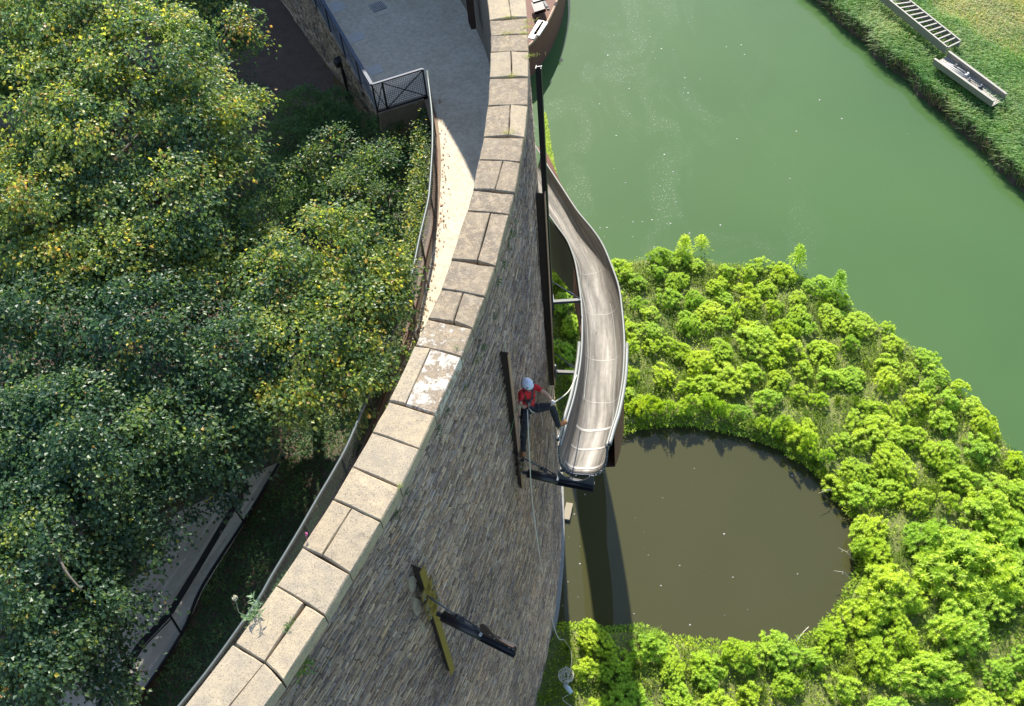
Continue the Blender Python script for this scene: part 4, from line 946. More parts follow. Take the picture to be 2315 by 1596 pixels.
# ================================================================ PLANTED BANK
def bush_mesh(name, seed, r=1.0, h=.62, nro=150, per=8):
    g = np.random.default_rng(seed); u = g.normal(size=(nro, 3)); u /= np.linalg.norm(u, axis=1, keepdims=True); u[:, 2] = np.abs(u[:, 2]); an = np.arctan2(u[:, 1], u[:, 0]); rad = np.sqrt(g.random(nro))
    rim = 1+.12*np.sin(an*2+seed)+.10*np.sin(an*3-seed*2)+.08*np.sin(an*5+seed*3); lump = rim*.95
    bx_, by_ = np.cos(an)*rad*lump*r, np.sin(an)*rad*lump*r
    hum = .78+.22*np.sin(bx_*5+seed)*np.cos(by_*4.5-seed)
    ctr = np.stack([bx_, by_, h*np.sqrt(np.clip(1.04-rad**2, 0, 1))*hum*g.uniform(.88, 1.08, nro)], 1); u = np.stack([np.cos(an)*rad, np.sin(an)*rad, np.sqrt(np.clip(1-rad**2, 0, 1))], 1); C, D, Nn, T, Ls = [], [], [], [], []
    for k in range(nro):
        ax = u[k]*.45+np.array([0, 0, .8])+g.normal(0, .18, 3); ax /= np.linalg.norm(ax); a = np.cross(ax, [.3, .9, .1]); a /= np.linalg.norm(a); b = np.cross(ax, a)
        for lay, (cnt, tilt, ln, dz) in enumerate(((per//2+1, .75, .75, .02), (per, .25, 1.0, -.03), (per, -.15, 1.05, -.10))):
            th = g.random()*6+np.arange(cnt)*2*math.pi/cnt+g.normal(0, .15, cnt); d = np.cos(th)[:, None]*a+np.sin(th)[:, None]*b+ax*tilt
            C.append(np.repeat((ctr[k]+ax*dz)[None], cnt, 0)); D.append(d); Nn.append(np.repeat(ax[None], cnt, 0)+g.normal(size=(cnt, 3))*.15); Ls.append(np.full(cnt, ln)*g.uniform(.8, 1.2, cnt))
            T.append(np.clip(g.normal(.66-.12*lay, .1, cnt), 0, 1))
    C = np.concatenate(C); Ls = np.concatenate(Ls)*(.125 if nro > 100 else .185); V, F = leaves(C, np.concatenate(D), np.concatenate(Nn), Ls, Ls*.40, .06)
    o = mesh_np(name, V, F, M_leafB, None, tint=np.repeat(np.concatenate(T), 4)); me = o.data; bpy.data.objects.remove(o); return me
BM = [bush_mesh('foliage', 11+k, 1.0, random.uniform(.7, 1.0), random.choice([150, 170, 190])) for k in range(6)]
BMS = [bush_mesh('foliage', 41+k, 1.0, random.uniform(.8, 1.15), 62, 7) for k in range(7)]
me_stem = None
m_ = MB()
for k in range(7):
    a = k*.9; m_.tube([(0, 0, -.25), (math.cos(a)*.3, math.sin(a)*.3, .2), (math.cos(a)*.6, math.sin(a)*.6, .45)], [.025, .018, .008], 5)
so_ = m_.build('stems', simple('green_stem', (.08, .11, .03), .8)); me_stem = so_.data; bpy.data.objects.remove(so_)
spots = []
bigb = [(2235, 1165, 1.15, 'rounded leafy bush standing alone behind a deep shadow, near the right edge'), (2100, 1225, 1.2, ''), (2185, 1290, 1.45, 'widest leafy bush mound of the bank, right of the pond'), (2005, 1345, 1.0, 'domed leafy bush directly right of the lower pond shore'), (2165, 1425, 1.15, 'round leafy bush below the widest mound, beside dark grass'), (2100, 1530, 1.15, ''), (1962, 1205, .8, ''), (1970, 1250, .8, ''), (2290, 1215, .9, ''), (2240, 1350, .9, ''), (1950, 1400, .8, ''), (1880, 1440, .7, ''), (2010, 1110, .6, ''), (1940, 1070, .65, '')]
for x, y, r, lab in bigb:
    p = P(x, y, .5); spots.append((p.x, p.y, r*.92, lab))
for k in range(17):
    t = (k+random.uniform(-.35, .35))/16; x = 1415+480*t; y = np.interp(x, [1400, 1440, 1520, 1600, 1680, 1760, 1830, 1885, 1925], [950, 935, 925, 930, 950, 975, 1020, 1075, 1140])+random.uniform(-22, 4)
    p = P(x, y, .5); spots.append((p.x, p.y, random.uniform(.28, .55), 'SHORE'))
for i_try in range(5000):
    X = random.uniform(1, 18.6); Y = random.uniform(7, 31)
    q = Q((X, Y, .4))
    if not (1250 < q[0] < 2420 and 500 < q[1] < 1720): continue
    a = float(sdist(np.array([X]), np.array([Y]), bank_poly)[0]); b = -float(sdist(np.array([X]), np.array([Y]), pond_poly)[0])
    wh = np.interp(Y, oy[i0:i1], ox[i0:i1])
    if a < .30 or b < .38 or X < wh+.75: continue
    r = random.uniform(.38, .60)*(1+.28*max(0, (18-Y)/8)) if random.random() < .85 else random.uniform(.55, .75)
    if X > 10 and Y < 20: r *= 1.15
    if any(math.hypot(X-s[0], Y-s[1]) < (r+s[2])*random.uniform(.76, .92) for s in spots): continue
    spots.append((X, Y, r, ''))
print('bushes', len(spots))
for (X, Y, r, lab) in spots:
    q = Q((X, Y, .4)); z = float(bank_h(np.array([X]), np.array([Y]))[0])
    tall = lab == 'SHORE'
    if tall: lab = 'tall leafy plant on the upper shore, shading the edge of the brown pond'; g = 'tall plants on the upper pond shore'
    elif lab: g = None
    else:
        if q[0] < 1320: zn = 'in the gap between the wall and the slide'
        elif q[1] > 1440: zn = 'on the bank below the pond' if q[0] < 1850 else 'in the lower right corner of the view'
        elif q[0] < 1560 and q[1] < 960: zn = 'on the bank right beside the slide'
        elif Y > 26.5 or sdist(np.array([X]), np.array([Y]), bank_poly)[0] < 1.1: zn = 'along the river edge of the bank'
        elif -float(sdist(np.array([X]), np.array([Y]), pond_poly)[0]) < 1.1: zn = 'along the shore of the brown pond'
        elif q[0] < 1900: zn = 'in the middle of the bank above the pond'
        else: zn = 'in the middle of the bank right of the pond'
        sz = 'small' if r < .48 else ('medium' if r < .66 else 'large'); lab = f'{sz} bright green leafy shrub {zn}'; g = f'{sz} shrubs {zn}'
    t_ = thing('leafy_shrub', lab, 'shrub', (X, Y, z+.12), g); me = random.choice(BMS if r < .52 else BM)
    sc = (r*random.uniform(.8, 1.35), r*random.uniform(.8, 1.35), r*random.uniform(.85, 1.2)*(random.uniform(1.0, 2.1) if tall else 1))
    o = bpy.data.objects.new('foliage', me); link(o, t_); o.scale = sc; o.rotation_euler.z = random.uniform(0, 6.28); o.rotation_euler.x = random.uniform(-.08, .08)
    o2 = bpy.data.objects.new('stems', me_stem); link(o2, t_); o2.scale = sc
# taller seedlings at the river edge
for (x, y, hgt, lab) in [(1545, 580, 1.3, 'upright leafy seedling on the river edge, leftmost of the three tall ones'), (1800, 600, 1.2, 'upright leafy seedling leaning over the river edge, right of the bank top'), (1888, 668, 1.5, 'tall pale ash seedling standing out against the river on the bank edge'), (1585, 560, .7, 'low pale feathery plant on the river edge beside a seedling')]:
    c = P(x, y, .35); t_ = thing('seedling', lab, 'plant', c); nl = int(420*hgt); s = rng.random(nl)**.8*hgt; th = rng.random(nl)*6.28; rr = (.42*(1-s/hgt)+.08)*rng.random(nl)
    C = np.array(c)+np.stack([np.cos(th)*rr, np.sin(th)*rr, s], 1); D = np.stack([np.cos(th), np.sin(th), rng.uniform(-.2, .6, nl)], 1); Nn = np.array([0, 0, 1.0])+rng.normal(size=(nl, 3))*.3
    Lh = rng.uniform(.08, .16, nl); V, F = leaves(C, D, Nn, Lh, Lh*.4, .08); mesh_np('foliage', V, F, M_leafB, t_, tint=np.repeat(np.clip(rng.normal(.6, .15, nl), 0, 1), 4))
    m_ = MB(); m_.tube([c-Vector((0, 0, .2)), c+Vector((.02, 0, hgt))], [.02, .006], 5); m_.build('stem', M_bark, t_)
# grass and low cover on the bank (nobody could count it)
def bk(X, Y):
    return (sdist(X, Y, bank_poly)+.25 > 0) & (sdist(X, Y, pond_poly) < -.02+.12*rng.random(X.shape)) & (X > np.interp(Y, oy[i0:i1], ox[i0:i1])+.22)
bp = pix([(1235, 560), (1400, 560), (1560, 545), (1800, 575), (2050, 740), (2330, 1000), (2500, 1250), (2500, 1750), (1100, 1750), (1200, 1400), (1240, 1200)], .3)
C = scatter(bp, 150000, bank_h, bk); cl = fbm(C[:, 0], C[:, 1], 2.2, 6); k = (cl+rng.normal(0, .25, len(C)) > -.12); C = C[k]; cl = cl[k]; n = len(C)
V, F = blades(C, rng.uniform(.10, .30, n)*(1+.7*np.clip(cl, 0, 1)), rng.normal(size=(n, 2))*.13, .020)
o = mesh_np('bank_grass', V, F, M_grass, None, tint=np.repeat(np.clip(.36+.2*fbm(C[:, 0], C[:, 1], 1.0, 3)+rng.normal(0, .17, n), 0, 1), 5)); tag(o, 'bright grass growing between the shrubs of the planted bank', 'grass', kind='stuff')
C = scatter(bp, 60000, bank_h, bk); n = len(C); C[:, 2] += rng.random(n)*.16*(1+fbm(C[:, 0], C[:, 1], 2.7, 1))
D = rng.normal(size=(n, 3)); D[:, 2] = .35; Nn = np.array([0, 0, 1.0])+rng.normal(size=(n, 3))*.35; Lh = rng.uniform(.06, .13, n); V, F = leaves(C, D, Nn, Lh, Lh*.42, .08)
o = mesh_np('bank_ground_cover', V, F, M_leafB, None, tint=np.repeat(np.clip(rng.normal(.4, .2, n), 0, 1), 4)); tag(o, 'low leafy weeds covering the soil of the planted bank', 'ground cover', kind='stuff')
# tufts of long blades
C0 = scatter(bp, 420, bank_h, lambda X, Y: bk(X, Y) & (fbm(X, Y, .9, 9) > -.15)); Cc = np.repeat(C0, 60, 0); n = len(Cc); th = rng.random(n)*6.28; sp = rng.uniform(.12, .42, n)
Cc = Cc+np.stack([np.cos(th)*.05, np.sin(th)*.05, np.zeros(n)], 1); V, F = blades(Cc, rng.uniform(.25, .55, n), np.stack([np.cos(th)*sp, np.sin(th)*sp], 1), .016, 1.1)
o = mesh_np('sedge_tufts', V, F, M_grass, None, tint=np.repeat(np.repeat(rng.uniform(.1, .6, len(C0)), 60)+rng.normal(0, .08, n), 5)); tag(o, 'arching sedge tufts among the shrubs of the planted bank', 'grass', kind='stuff')
# overhanging rim plants round the pond (fringe)
pe = np.array(pond_poly); fr = []
for a, b in zip(pe, np.roll(pe, -1, 0)):
    m = int(np.linalg.norm(b-a)*230); t = rng.random(m)[:, None]; fr.append(a+(b-a)*t)
fr = np.concatenate(fr); cpt = pe.mean(0); dd = fr-cpt; dd /= np.linalg.norm(dd, axis=1, keepdims=True); n = len(fr); off = rng.uniform(-.12, .40, n)+.12*fbm(fr[:, 0], fr[:, 1], 3.3, 2)
C = np.concatenate([fr+dd*off[:, None], (.22+rng.uniform(-.05, .30, n)*np.clip(off+.25, .1, 1))[:, None]], 1); kk = bk(C[:, 0]+dd[:, 0]*.1, C[:, 1]+dd[:, 1]*.1); C = C[kk]; dd = dd[kk]; n = len(C)
D = np.concatenate([-dd+rng.normal(size=(n, 2))*.7, np.full((n, 1), .1)], 1); Nn = np.array([0, 0, 1.0])+rng.normal(size=(n, 3))*.4; Lh = rng.uniform(.07, .14, n); V, F = leaves(C, D, Nn, Lh, Lh*.42, .08)
o = mesh_np('pond_fringe', V, F, M_leafB, None, tint=np.repeat(np.clip(rng.normal(.42, .2, n), 0, 1), 4)); tag(o, 'leafy fringe overhanging the shore of the brown pond', 'plants', kind='stuff')
# dead twigs and seed heads over the water
for i, (a, b, lab) in enumerate([((1885, 1290), (1925, 1300), 'pale dead twig sticking out over the pond, middle of the right shore'), ((1895, 1238), (1935, 1262), 'grey dead twig over the pond, on the right shore above another twig'), ((1800, 1450), (1830, 1412), 'dry seed head stem at the lower right corner of the pond'), ((1850, 1115), (1890, 1103), 'thin twig over the pond at the upper right shore')]):
    A, B = P(*a, .55), P(*b, .4); t_ = thing('twig', lab, 'twig', B); m_ = MB(); m_.tube([B-Vector((0, 0, .2)), B.lerp(A, .5)+Vector((0, 0, .06)), A], [.014, .01, .005], 5)
    for k in range(3): q = B.lerp(A, .3+.22*k); m_.tube([q, q+Vector((random.uniform(-.15, .1), random.uniform(-.15, .15), .08))], [.007, .003], 4)
    m_.build('stalk', M_rope, t_)

# ================================================================ FAR BANK
fp = [(p[0], p[1]) for p in fb[2:13]]+[(60, 25), (60, 90), (15, 90)]
far_vis = pix([(1790, -90), (1840, -2), (2000, 140), (2100, 230), (2200, 318), (2330, 440), (2500, 600), (2600, 300), (2500, -60), (2100, -160)], .9)
C = scatter(far_vis, 150000, far_h, lambda X, Y: sdist(X, Y, fb)+fbm(X, Y, 1.9, 1)*.18 > .12); n = len(C)
dry = smooth(((C[:, 0]-(24.2+(44-C[:, 1])*.42+.6*fbm(C[:, 0], C[:, 1], .9, 3)))/1.2)); wv = fbm(C[:, 0], C[:, 1], .8, 4)
ang = 2.4+.9*wv; sp = rng.uniform(.1, .4, n)*(1-.55*dry)
V, F = blades(C, rng.uniform(.22, .60, n)*(1-.5*dry), np.stack([np.cos(ang)*sp, np.sin(ang)*sp], 1)+rng.normal(size=(n, 2))*.12, .030, .9)
o = mesh_np('far_bank_grass', V, F, M_grass2, None, tint=np.repeat(np.clip(.46+.18*wv+.36*dry+rng.normal(0, .15, n), 0, 1), 5)); tag(o, 'long wind-combed grass covering the far river bank', 'grass', kind='stuff')
fbn = np.array([(p[0], p[1]) for p in fb[2:13]]); fr = []
for a, b in zip(fbn[:-1], fbn[1:]):
    m = int(np.linalg.norm(b-a)*160); fr.append(a+(b-a)*rng.random(m)[:, None])
fr = np.concatenate(fr); n = len(fr); C = np.concatenate([fr+rng.normal(size=(n, 2))*.12+np.array([.22, .16]), rng.uniform(.15, .75, n)[:, None]], 1)
V, F = blades(C, rng.uniform(-.15, .05, n), np.array([[-.16, -.12]])+rng.normal(size=(n, 2))*.10, .02, 1)
o = mesh_np('bank_edge_roots', V, F, leaf_mat('dead_root', [(0, (.03, .025, .015)), (.6, (.08, .065, .035)), (1, (.06, .10, .02))], .1, .8, .2), None, tint=np.repeat(rng.random(n), 5)); tag(o, 'dark roots and dead grass hanging down the eroded edge of the far bank', 'roots', kind='stuff')
# aluminium ladder frame and perforated tray lying on the grass
def onz(x, y): return P(x, y, 1.55)
lc = [onz(1990, -9), onz(2139.4, 113.7), onz(2169.6, 99.3), onz(2030, -12)]
lt = thing('channel_frame', 'long ladder-like metal frame with cross bars lying on the far bank grass', 'metal frame', lc[1])
M_alu = simple('weathered_aluminium', (.30, .285, .25), .5, metal=.25, var=.12)
for a, b in ((lc[0], lc[1]), (lc[3], lc[2])): m_ = MB(); m_.beam(a, b, .07, .42); m_.build('side_rail', M_alu, lt)
for k in range(15):
    t = k/14; a, b = lc[0].lerp(lc[1], t), lc[3].lerp(lc[2], t); m_ = MB(); m_.beam(a.lerp(b, .05)+Vector((0, 0, .15)), a.lerp(b, .95)+Vector((0, 0, .15)), .075, .07); m_.build('cross_bar', M_alu, lt)
pc = [onz(2112, 134), onz(2143.7, 117), onz(2274.7, 214.4), onz(2246, 230)]
pt = thing('metal_tray', 'pale perforated metal tray with raised sides holding white rods, on the far bank', 'metal tray', pc[0])
m_ = MB(); m_.hexa([p-Vector((0, 0, .30)) for p in pc[::-1]]+[p-Vector((0, 0, .27)) for p in pc[::-1]]); m_.build('floor', simple('tray_floor', (.42, .39, .33), .55, metal=.1, var=.1), pt)
for a, b in ((pc[0], pc[3]), (pc[1], pc[2])): m_ = MB(); m_.beam(a+Vector((0, 0, -.12)), b+Vector((0, 0, -.12)), .06, .34); m_.beam(a+Vector((0, 0, .055)), b+Vector((0, 0, .055)), .12, .02); m_.build('side', M_alu, pt)
m_ = MB()
for i in range(34):
    for j in range(7):
        u, v = (i+.5)/34, (j+.7)/8; q = pc[0].lerp(pc[3], u).lerp(pc[1].lerp(pc[2], u), v)+Vector((0, 0, -.262)); b_ = len(m_.v)
        m_.v += [tuple(q+Vector((math.cos(k*1.047)*.028, math.sin(k*1.047)*.028, 0))) for k in range(6)]; m_.f.append(tuple(range(b_, b_+6)))
m_.build('holes', M_black, pt, kind='stuff')
for i, (u0, v0, u1, v1, cc, lab) in enumerate([(.08, .35, .42, .45, M_white, 'white rod in the metal tray, closest to the outer side'), (.12, .5, .45, .6, M_white, 'white rod in the middle of the metal tray'), (.15, .62, .38, .80, M_white, 'shorter white rod in the metal tray, closest to the inner side'), (.4, .45, .66, .62, M_raild, 'thin dark bent rod reaching towards the lower half of the tray')]):
    f = lambda u, v: pc[0].lerp(pc[3], u).lerp(pc[1].lerp(pc[2], u), v)+Vector((0, 0, -.2)); m_ = MB(); m_.tube([f(u0, v0), f((u0+u1)/2, (v0+v1)/2+.03), f(u1, v1)], .035 if cc is M_white else .018, 7); tag(m_.build('rod', cc, None, True), lab, 'rod')
for i, (u, v, mt, lab) in enumerate([(.42, .72, M_white, 'small white fitting among the rods in the tray'), (.5, .5, M_raild, 'small dark fitting at the end of the rods in the tray'), (.22, .72, M_raild, 'dark rag at the head of the metal tray'), (.68, .6, M_raild, 'tiny dark clip alone near the middle of the tray')]):
    q = pc[0].lerp(pc[3], u).lerp(pc[1].lerp(pc[2], u), v)+Vector((0, 0, -.2)); m_ = MB(); m_.box(q, .22, .12, .08, Matrix.Rotation(i, 3, 'Z')); m_.box(q+Vector((.06, .05, .05)), .08, .14, .07); tag(m_.build('fitting', mt, None, bevel=.015), lab, 'fitting')
m_ = MB(); q = lc[0].lerp(lc[1], .52).lerp(lc[3].lerp(lc[2], .52), .5)+Vector((0, 0, -.1)); m_.tube([q+Vector((-.2, .1, 0)), q+Vector((-.05, 0, .05)), q+Vector((.1, .12, 0)), q+Vector((.25, -.05, .04))], .03, 6); m_.box(q, .12, .1, .06); tag(m_.build('strap', simple('blue_strap', (.05, .16, .34), .6)), 'small blue strap lying inside the ladder-like frame', 'strap')
# a tree beyond the frame, whose shade reaches the top right corner
tree('leafy tree on the far bank just outside the upper right corner', Vector((36, 52, .6)), [((35.5, 51.5, 7), 2.6), ((38, 50, 7.5), 2.4), ((36, 54, 8), 2.4)], 26, .2, .6, 0, None, 'poplar_tree')

# ================================================================ CORTEN HULL IN THE RIVER
arcp = catmull([Vector((.2, 43.9, 0)), Vector((2.2, 44.5, 0)), Vector((3.3, 45.9, 0)), Vector((4.1, 47.6, 0)), Vector((4.8, 49.8, 0)), Vector((5.4, 52.8, 0)), Vector((5.6, 56, 0))], 5)
hl = thing('steel_basin', 'curved rust-brown steel basin standing in the river beyond the wall', 'basin', (3.3, 45.9, 0)); m_ = MB()
for p in arcp: m_.v += [(p.x, p.y, -.3), (p.x, p.y, 1.85), (p.x-.12, p.y+.05, 1.85), (p.x-.12, p.y+.05, .2)]
for i in range(len(arcp)-1):
    for j in range(3): m_.f.append((i*4+j, i*4+4+j, i*4+5+j, i*4+j+1))
m_.build('shell_plate', M_corten2, hl)
m_ = MB(); m_.tube([p+Vector((-.06, .02, 1.87)) for p in arcp[6:]], .07, 6); m_.build('rim', simple('rim_edge', (.42, .27, .17), .7), hl)
m_ = MB(); q = [(p.x-.12, p.y+.05, 1.15) for p in arcp]+[(-3, 56, 1.15), (-3, 43, 1.15)]; m_.add(q, [tuple(range(len(q)))[::-1]]); fo = m_.build('floor', M_corten2, hl)
for i, (x0, y0, x1, y1, lab) in enumerate([(1200, 88, 1224, 47, 'white plank leaning on the basin rim next to the wall'), (1212, 80, 1232, 50, 'second white plank beside the basin rim, towards the river')]):
    m_ = MB(); m_.beam(P(x0, y0, 1.95), P(x1, y1, 1.95), .35, .08); tag(m_.build('plank', M_white, bevel=.01), lab, 'plank')
m_ = MB(); m_.beam(P(1205, 20, 1.5), P(1230, 12, 1.6), .9, .2); m_.beam(P(1205, 5, 2.2), P(1262, -12, 2.2), .15, .12); m_.beam(P(1222, -10, 1.5), P(1240, 22, 1.9), .12, .1); tag(m_.build('walk_frame', M_black), 'black metal frame work lying across the steel basin at the top edge', 'frame')

# floating things --------------------------------------------------------------
m_ = MB(); a, b = P(1288, 1138, .08), P(1280, 1175, .08); m_.beam(a, b, .26, .1); tag(m_.build('floating_board', simple('old_board', (.36, .31, .22), .9, scale=9), bevel=.01), 'short pale board floating on the pond beside the foot of the wall', 'board')
def flecks(name, pts, lo, hi, mat, label, z):
    m_ = MB()
    for (x, y) in pts:
        p = P(x, y, z); r = random.uniform(lo, hi); k0 = random.random()*3; b_ = len(m_.v); st_ = random.uniform(.5, 1)
        m_.v += [(p.x+math.cos(k0+k)*r, p.y+math.sin(k0+k)*r*st_, z) for k in np.arange(6)*1.047]; m_.v.append((p.x, p.y, z+.012)); m_.f += [(b_+k, b_+(k+1) % 6, b_+6) for k in range(6)]
    tag(m_.build(name, mat), label, 'debris', kind='stuff')
fx = [(1290+random.gauss(0, 18), random.uniform(1110, 1400)) for _ in range(9)]+[(random.uniform(1400, 1900), random.uniform(1050, 1420)) for _ in range(20)]
flecks('pond_flecks', fx, .012, .035, M_white, 'pale specks and leaves floating on the brown pond', .014)
fx = [(random.gauss(1440, 60), random.gauss(480, 45)) for _ in range(26)]+[(random.gauss(1440, 90), random.gauss(130, 70)) for _ in range(24)]+[(random.uniform(1300, 2250), random.uniform(60, 560)) for _ in range(30)]+[(1474, 497), (1452, 501), (1410, 490), (1920, 84)]
fx = [q for q in fx if q[0] > 1300]
flecks('foam_flecks', fx, .012, .045, M_white, 'small white foam flecks drifting on the green river', .006)
# floating weed along the foot of the wall
ws = scatter(pix([(1228, 250), (1234, 260), (1245, 330), (1262, 420), (1285, 478), (1262, 480), (1240, 470), (1228, 380)], .02), 26000, lambda X, Y: X*0+.015); n = len(ws)
V, F = leaves(ws, rng.normal(size=(n, 3))*np.array([1, 1, .1]), np.array([0, 0, 1.0])+rng.normal(size=(n, 3))*.2, rng.uniform(.05, .12, n), rng.uniform(.03, .06, n), .02)
tag(mesh_np('floating_weed', V, F, M_leafB, None, tint=np.repeat(np.clip(rng.normal(.5, .2, n), 0, 1), 4)), 'strip of green algae floating along the foot of the wall', 'water weed', kind='stuff')

# weeds on the wall and the coping ----------------------------------------------
def weed(x, y, r, nl, lab, z=None, tint=.35, mat=None, grp=None):
    if z is None: c, q = wall_hit(x, y, .04)
    else: c = P(x, y, z)
    if c is None: return
    t_ = thing('wall_weed', lab, 'weed', c, grp); u = rand_unit(nl); u[:, 2] = np.abs(u[:, 2]); C = np.array(c)+u*r*rng.uniform(.1, .8, (nl, 1)); Lh = r*rng.uniform(.25, .55, nl)
    V, F = leaves(C, u+rng.normal(size=(nl, 3))*.3, np.array([0, 0, 1.0])+rng.normal(size=(nl, 3))*.4, Lh, Lh*.3, .08); mesh_np('leaves', V, F, mat or M_leafC, t_, tint=np.repeat(np.clip(rng.normal(tint, .15, nl), 0, 1), 4))
    m_ = MB(); m_.tube([c-Vector((0, 0, r*.4)), c+Vector((0, 0, r*.5))], [.008, .004], 4); m_.build('stem', M_bark, t_)
for (x, y, r) in [(1163, 535, .16), (1145, 600, .16), (1158, 560, .1), (1125, 720, .1), (1133, 640, .12), (1085, 815, .15), (1100, 790, .1), (1058, 880, .1), (1000, 975, .12), (925, 1115, .14), (905, 1165, .12), (1018, 930, .1), (1170, 505, .1)]:
    weed(x, y, r, 70, 'small green weed rooted in the joint between the wall and its coping', grp='weeds below the coping')
weed(693, 1515, .22, 160, 'brightest weed tuft below the coping, near the bottom edge', tint=.8)
weed(904, 1098, .07, 50, 'tiny bright sprig at the outer end of a coping joint', 20.03, .9); weed(1033, 786, .06, 40, 'tiny green sprig on a coping joint beside white lichen', 20.03, .8)
weed(652, 1420, .10, 90, 'row of moss and weeds inside the wide open coping joint', 19.97, .6); weed(664, 1400, .07, 50, 'small weed higher in the wide open coping joint', 19.97, .6)
for (x, y) in [(1150, 40), (1198, 48), (1185, 76), (1158, 172), (1200, 128), (1149, 300), (1193, 62), (1150, 76)]:
    c = P(x, y, 20.0); n = 45; C = np.array(c)+rng.normal(size=(n, 3))*np.array([.09, .03, .005]); V, F = blades(C, rng.uniform(.02, .08, n), rng.normal(size=(n, 2))*.05, .006)
    tag(mesh_np('dry_grass_tuft', V, F, M_grass, None, tint=np.repeat(rng.uniform(.7, 1, n), 5)), 'dry yellow grass tuft growing in a joint of the upper coping', 'grass tuft', 'dry tufts in the coping joints')
# valerian beside the coping
c = P(577, 1400, 19.6)
t_ = thing('valerian', 'pale green valerian plant with cream seed head leaning against the coping', 'plant', c)
nl = 150; s = rng.random(nl); st_ = rng.integers(0, 5, nl); tops = [P(572, 1345, 20.3), P(560, 1375, 20.2), P(585, 1360, 20.3), P(545, 1395, 20.1), P(590, 1385, 20.2)]
C = np.array([np.array(c.lerp(tops[k], a)) for a, k in zip(s, st_)]); D = rng.normal(size=(nl, 3)); D[:, 2] = .5; Lh = rng.uniform(.05, .11, nl)
V, F = leaves(C, D, np.array([0, 0, 1.0])+rng.normal(size=(nl, 3))*.3, Lh, Lh*.28, .05); mesh_np('foliage', V, F, leaf_mat('valerian_leaf', [(0, (.10, .20, .08)), (1, (.26, .38, .20))], .3), t_, tint=rng.random(nl*4))
m_ = MB()
for q in tops: m_.tube([c, c.lerp(q, .5), q], [.008, .006, .004], 5)
hd_ = P(531, 1352, 20.2); m_.tube([c, P(540, 1385, 20.0), hd_], [.008, .006, .004], 5); m_.build('stem', simple('pale_stem', (.2, .26, .16), .8), t_)
m_ = MB()
for k in range(40): u = Vector(rand_unit(1)[0])*.034; m_.box(hd_+u, .016, .016, .016)
m_.build('seed_head', simple('seed_head', (.36, .34, .24), .9), t_)
c = P(692, 1207, 20.1); m_ = MB(); m_.tube([P(694, 1222, 19.9), c], .004, 4)
for k in range(8): u = Vector(rand_unit(1)[0])*.02; m_.box(c+u, .014, .014, .014)
tag(m_.build('pink_flower', simple('pink_petal', (.6, .12, .3), .7)), 'tiny pink flower poking up at the inner edge of the coping', 'flower')

# ================================================================ THE WORKER
def JP(x, y, Y): return PY(x, y, Y)
JJ = {'pel': (1194, 926, 13.22), 'chest': (1194, 902, 13.33), 'neck': (1192, 884, 13.38), 'head': (1193, 871, 13.36),
 'shL': (1179, 886, 13.26), 'elL': (1176.5, 910, 12.98), 'wrL': (1179, 917, 12.90), 'haL': (1182, 920, 12.86),
 'shR': (1206, 872, 13.46), 'elR': (1234, 889, 13.28), 'wrR': (1247, 904, 13.14), 'haR': (1253, 910, 13.10),
 'hipL': (1187, 929, 13.18), 'knL': (1184, 974, 12.98), 'anL': (1183, 1019, 12.78), 'toL': (1181, 1036, 12.60),
 'hipR': (1204, 924, 13.22), 'knR': (1248, 917, 13.22), 'anR': (1262, 961, 13.02), 'toR': (1279, 953, 13.28)}
J3 = {k: JP(*v) for k, v in JJ.items()}
wk = thing('person', 'rope-access worker in red T-shirt, black trousers and white helmet hanging between wall and slide', 'person', J3['pel'])
def skin_mesh(nodes, edges, root, sub=2):
    me = bpy.data.meshes.new('tmp'); keys = list(nodes); me.from_pydata([tuple(nodes[k][0]) for k in keys], [], [(keys.index(a), keys.index(b)) for a, b in edges])
    o = bpy.data.objects.new('tmp', me); link(o); md = o.modifiers.new('s', 'SKIN'); md.use_smooth_shade = True
    for i, k in enumerate(keys): r = nodes[k][1]; me.skin_vertices[0].data[i].radius = r if isinstance(r, tuple) else (r, r)
    me.skin_vertices[0].data[keys.index(root)].use_root = True
    s2 = o.modifiers.new('u', 'SUBSURF'); s2.levels = sub; s2.render_levels = sub
    dg = bpy.context.evaluated_depsgraph_get(); m2 = bpy.data.meshes.new_from_object(o.evaluated_get(dg)); bpy.data.objects.remove(o); return m2
j = J3; ch = j['chest']
fwdv = (Vector((.55, -.75, 0))).normalized()      # the way the chest faces: off the wall, towards the viewer's right
nodes = {'pel': (j['pel'], (.15, .12)), 'waist': (j['pel'].lerp(ch, .55), (.135, .11)), 'chest': (ch, (.17, .125)), 'up': (ch.lerp(j['neck'], .6), (.15, .11)), 'neck': (j['neck']+Vector((0, 0, .02)), .058), 'head0': (j['neck'].lerp(j['head'], .6)+fwdv*.02, .072), 'head': (j['head'], .098), 'crown': (j['head']+Vector((-.01, .02, .07)), .07),
 'shL': (j['shL'], .068), 'uaL': (j['shL'].lerp(j['elL'], .5), .052), 'elL': (j['elL'], .043), 'wrL': (j['wrL'], .030),
 'shR': (j['shR'], .068), 'uaR': (j['shR'].lerp(j['elR'], .5), .05), 'elR': (j['elR'], .042), 'faR': (j['elR'].lerp(j['wrR'], .35), .042), 'wrR': (j['wrR'], .028),
 'hipL': (j['hipL'], .10), 'thL': (j['hipL'].lerp(j['knL'], .45), .088), 'knL': (j['knL'], .066), 'caL': (j['knL'].lerp(j['anL'], .35), .064), 'anL': (j['anL'], .045), 'toL': (j['toL'], .042),
 'hipR': (j['hipR'], .10), 'thR': (j['hipR'].lerp(j['knR'], .45), .092), 'knR': (j['knR'], .070), 'caR': (j['knR'].lerp(j['anR'], .35), .066), 'anR': (j['anR'], .045), 'toR': (j['toR'], .042)}
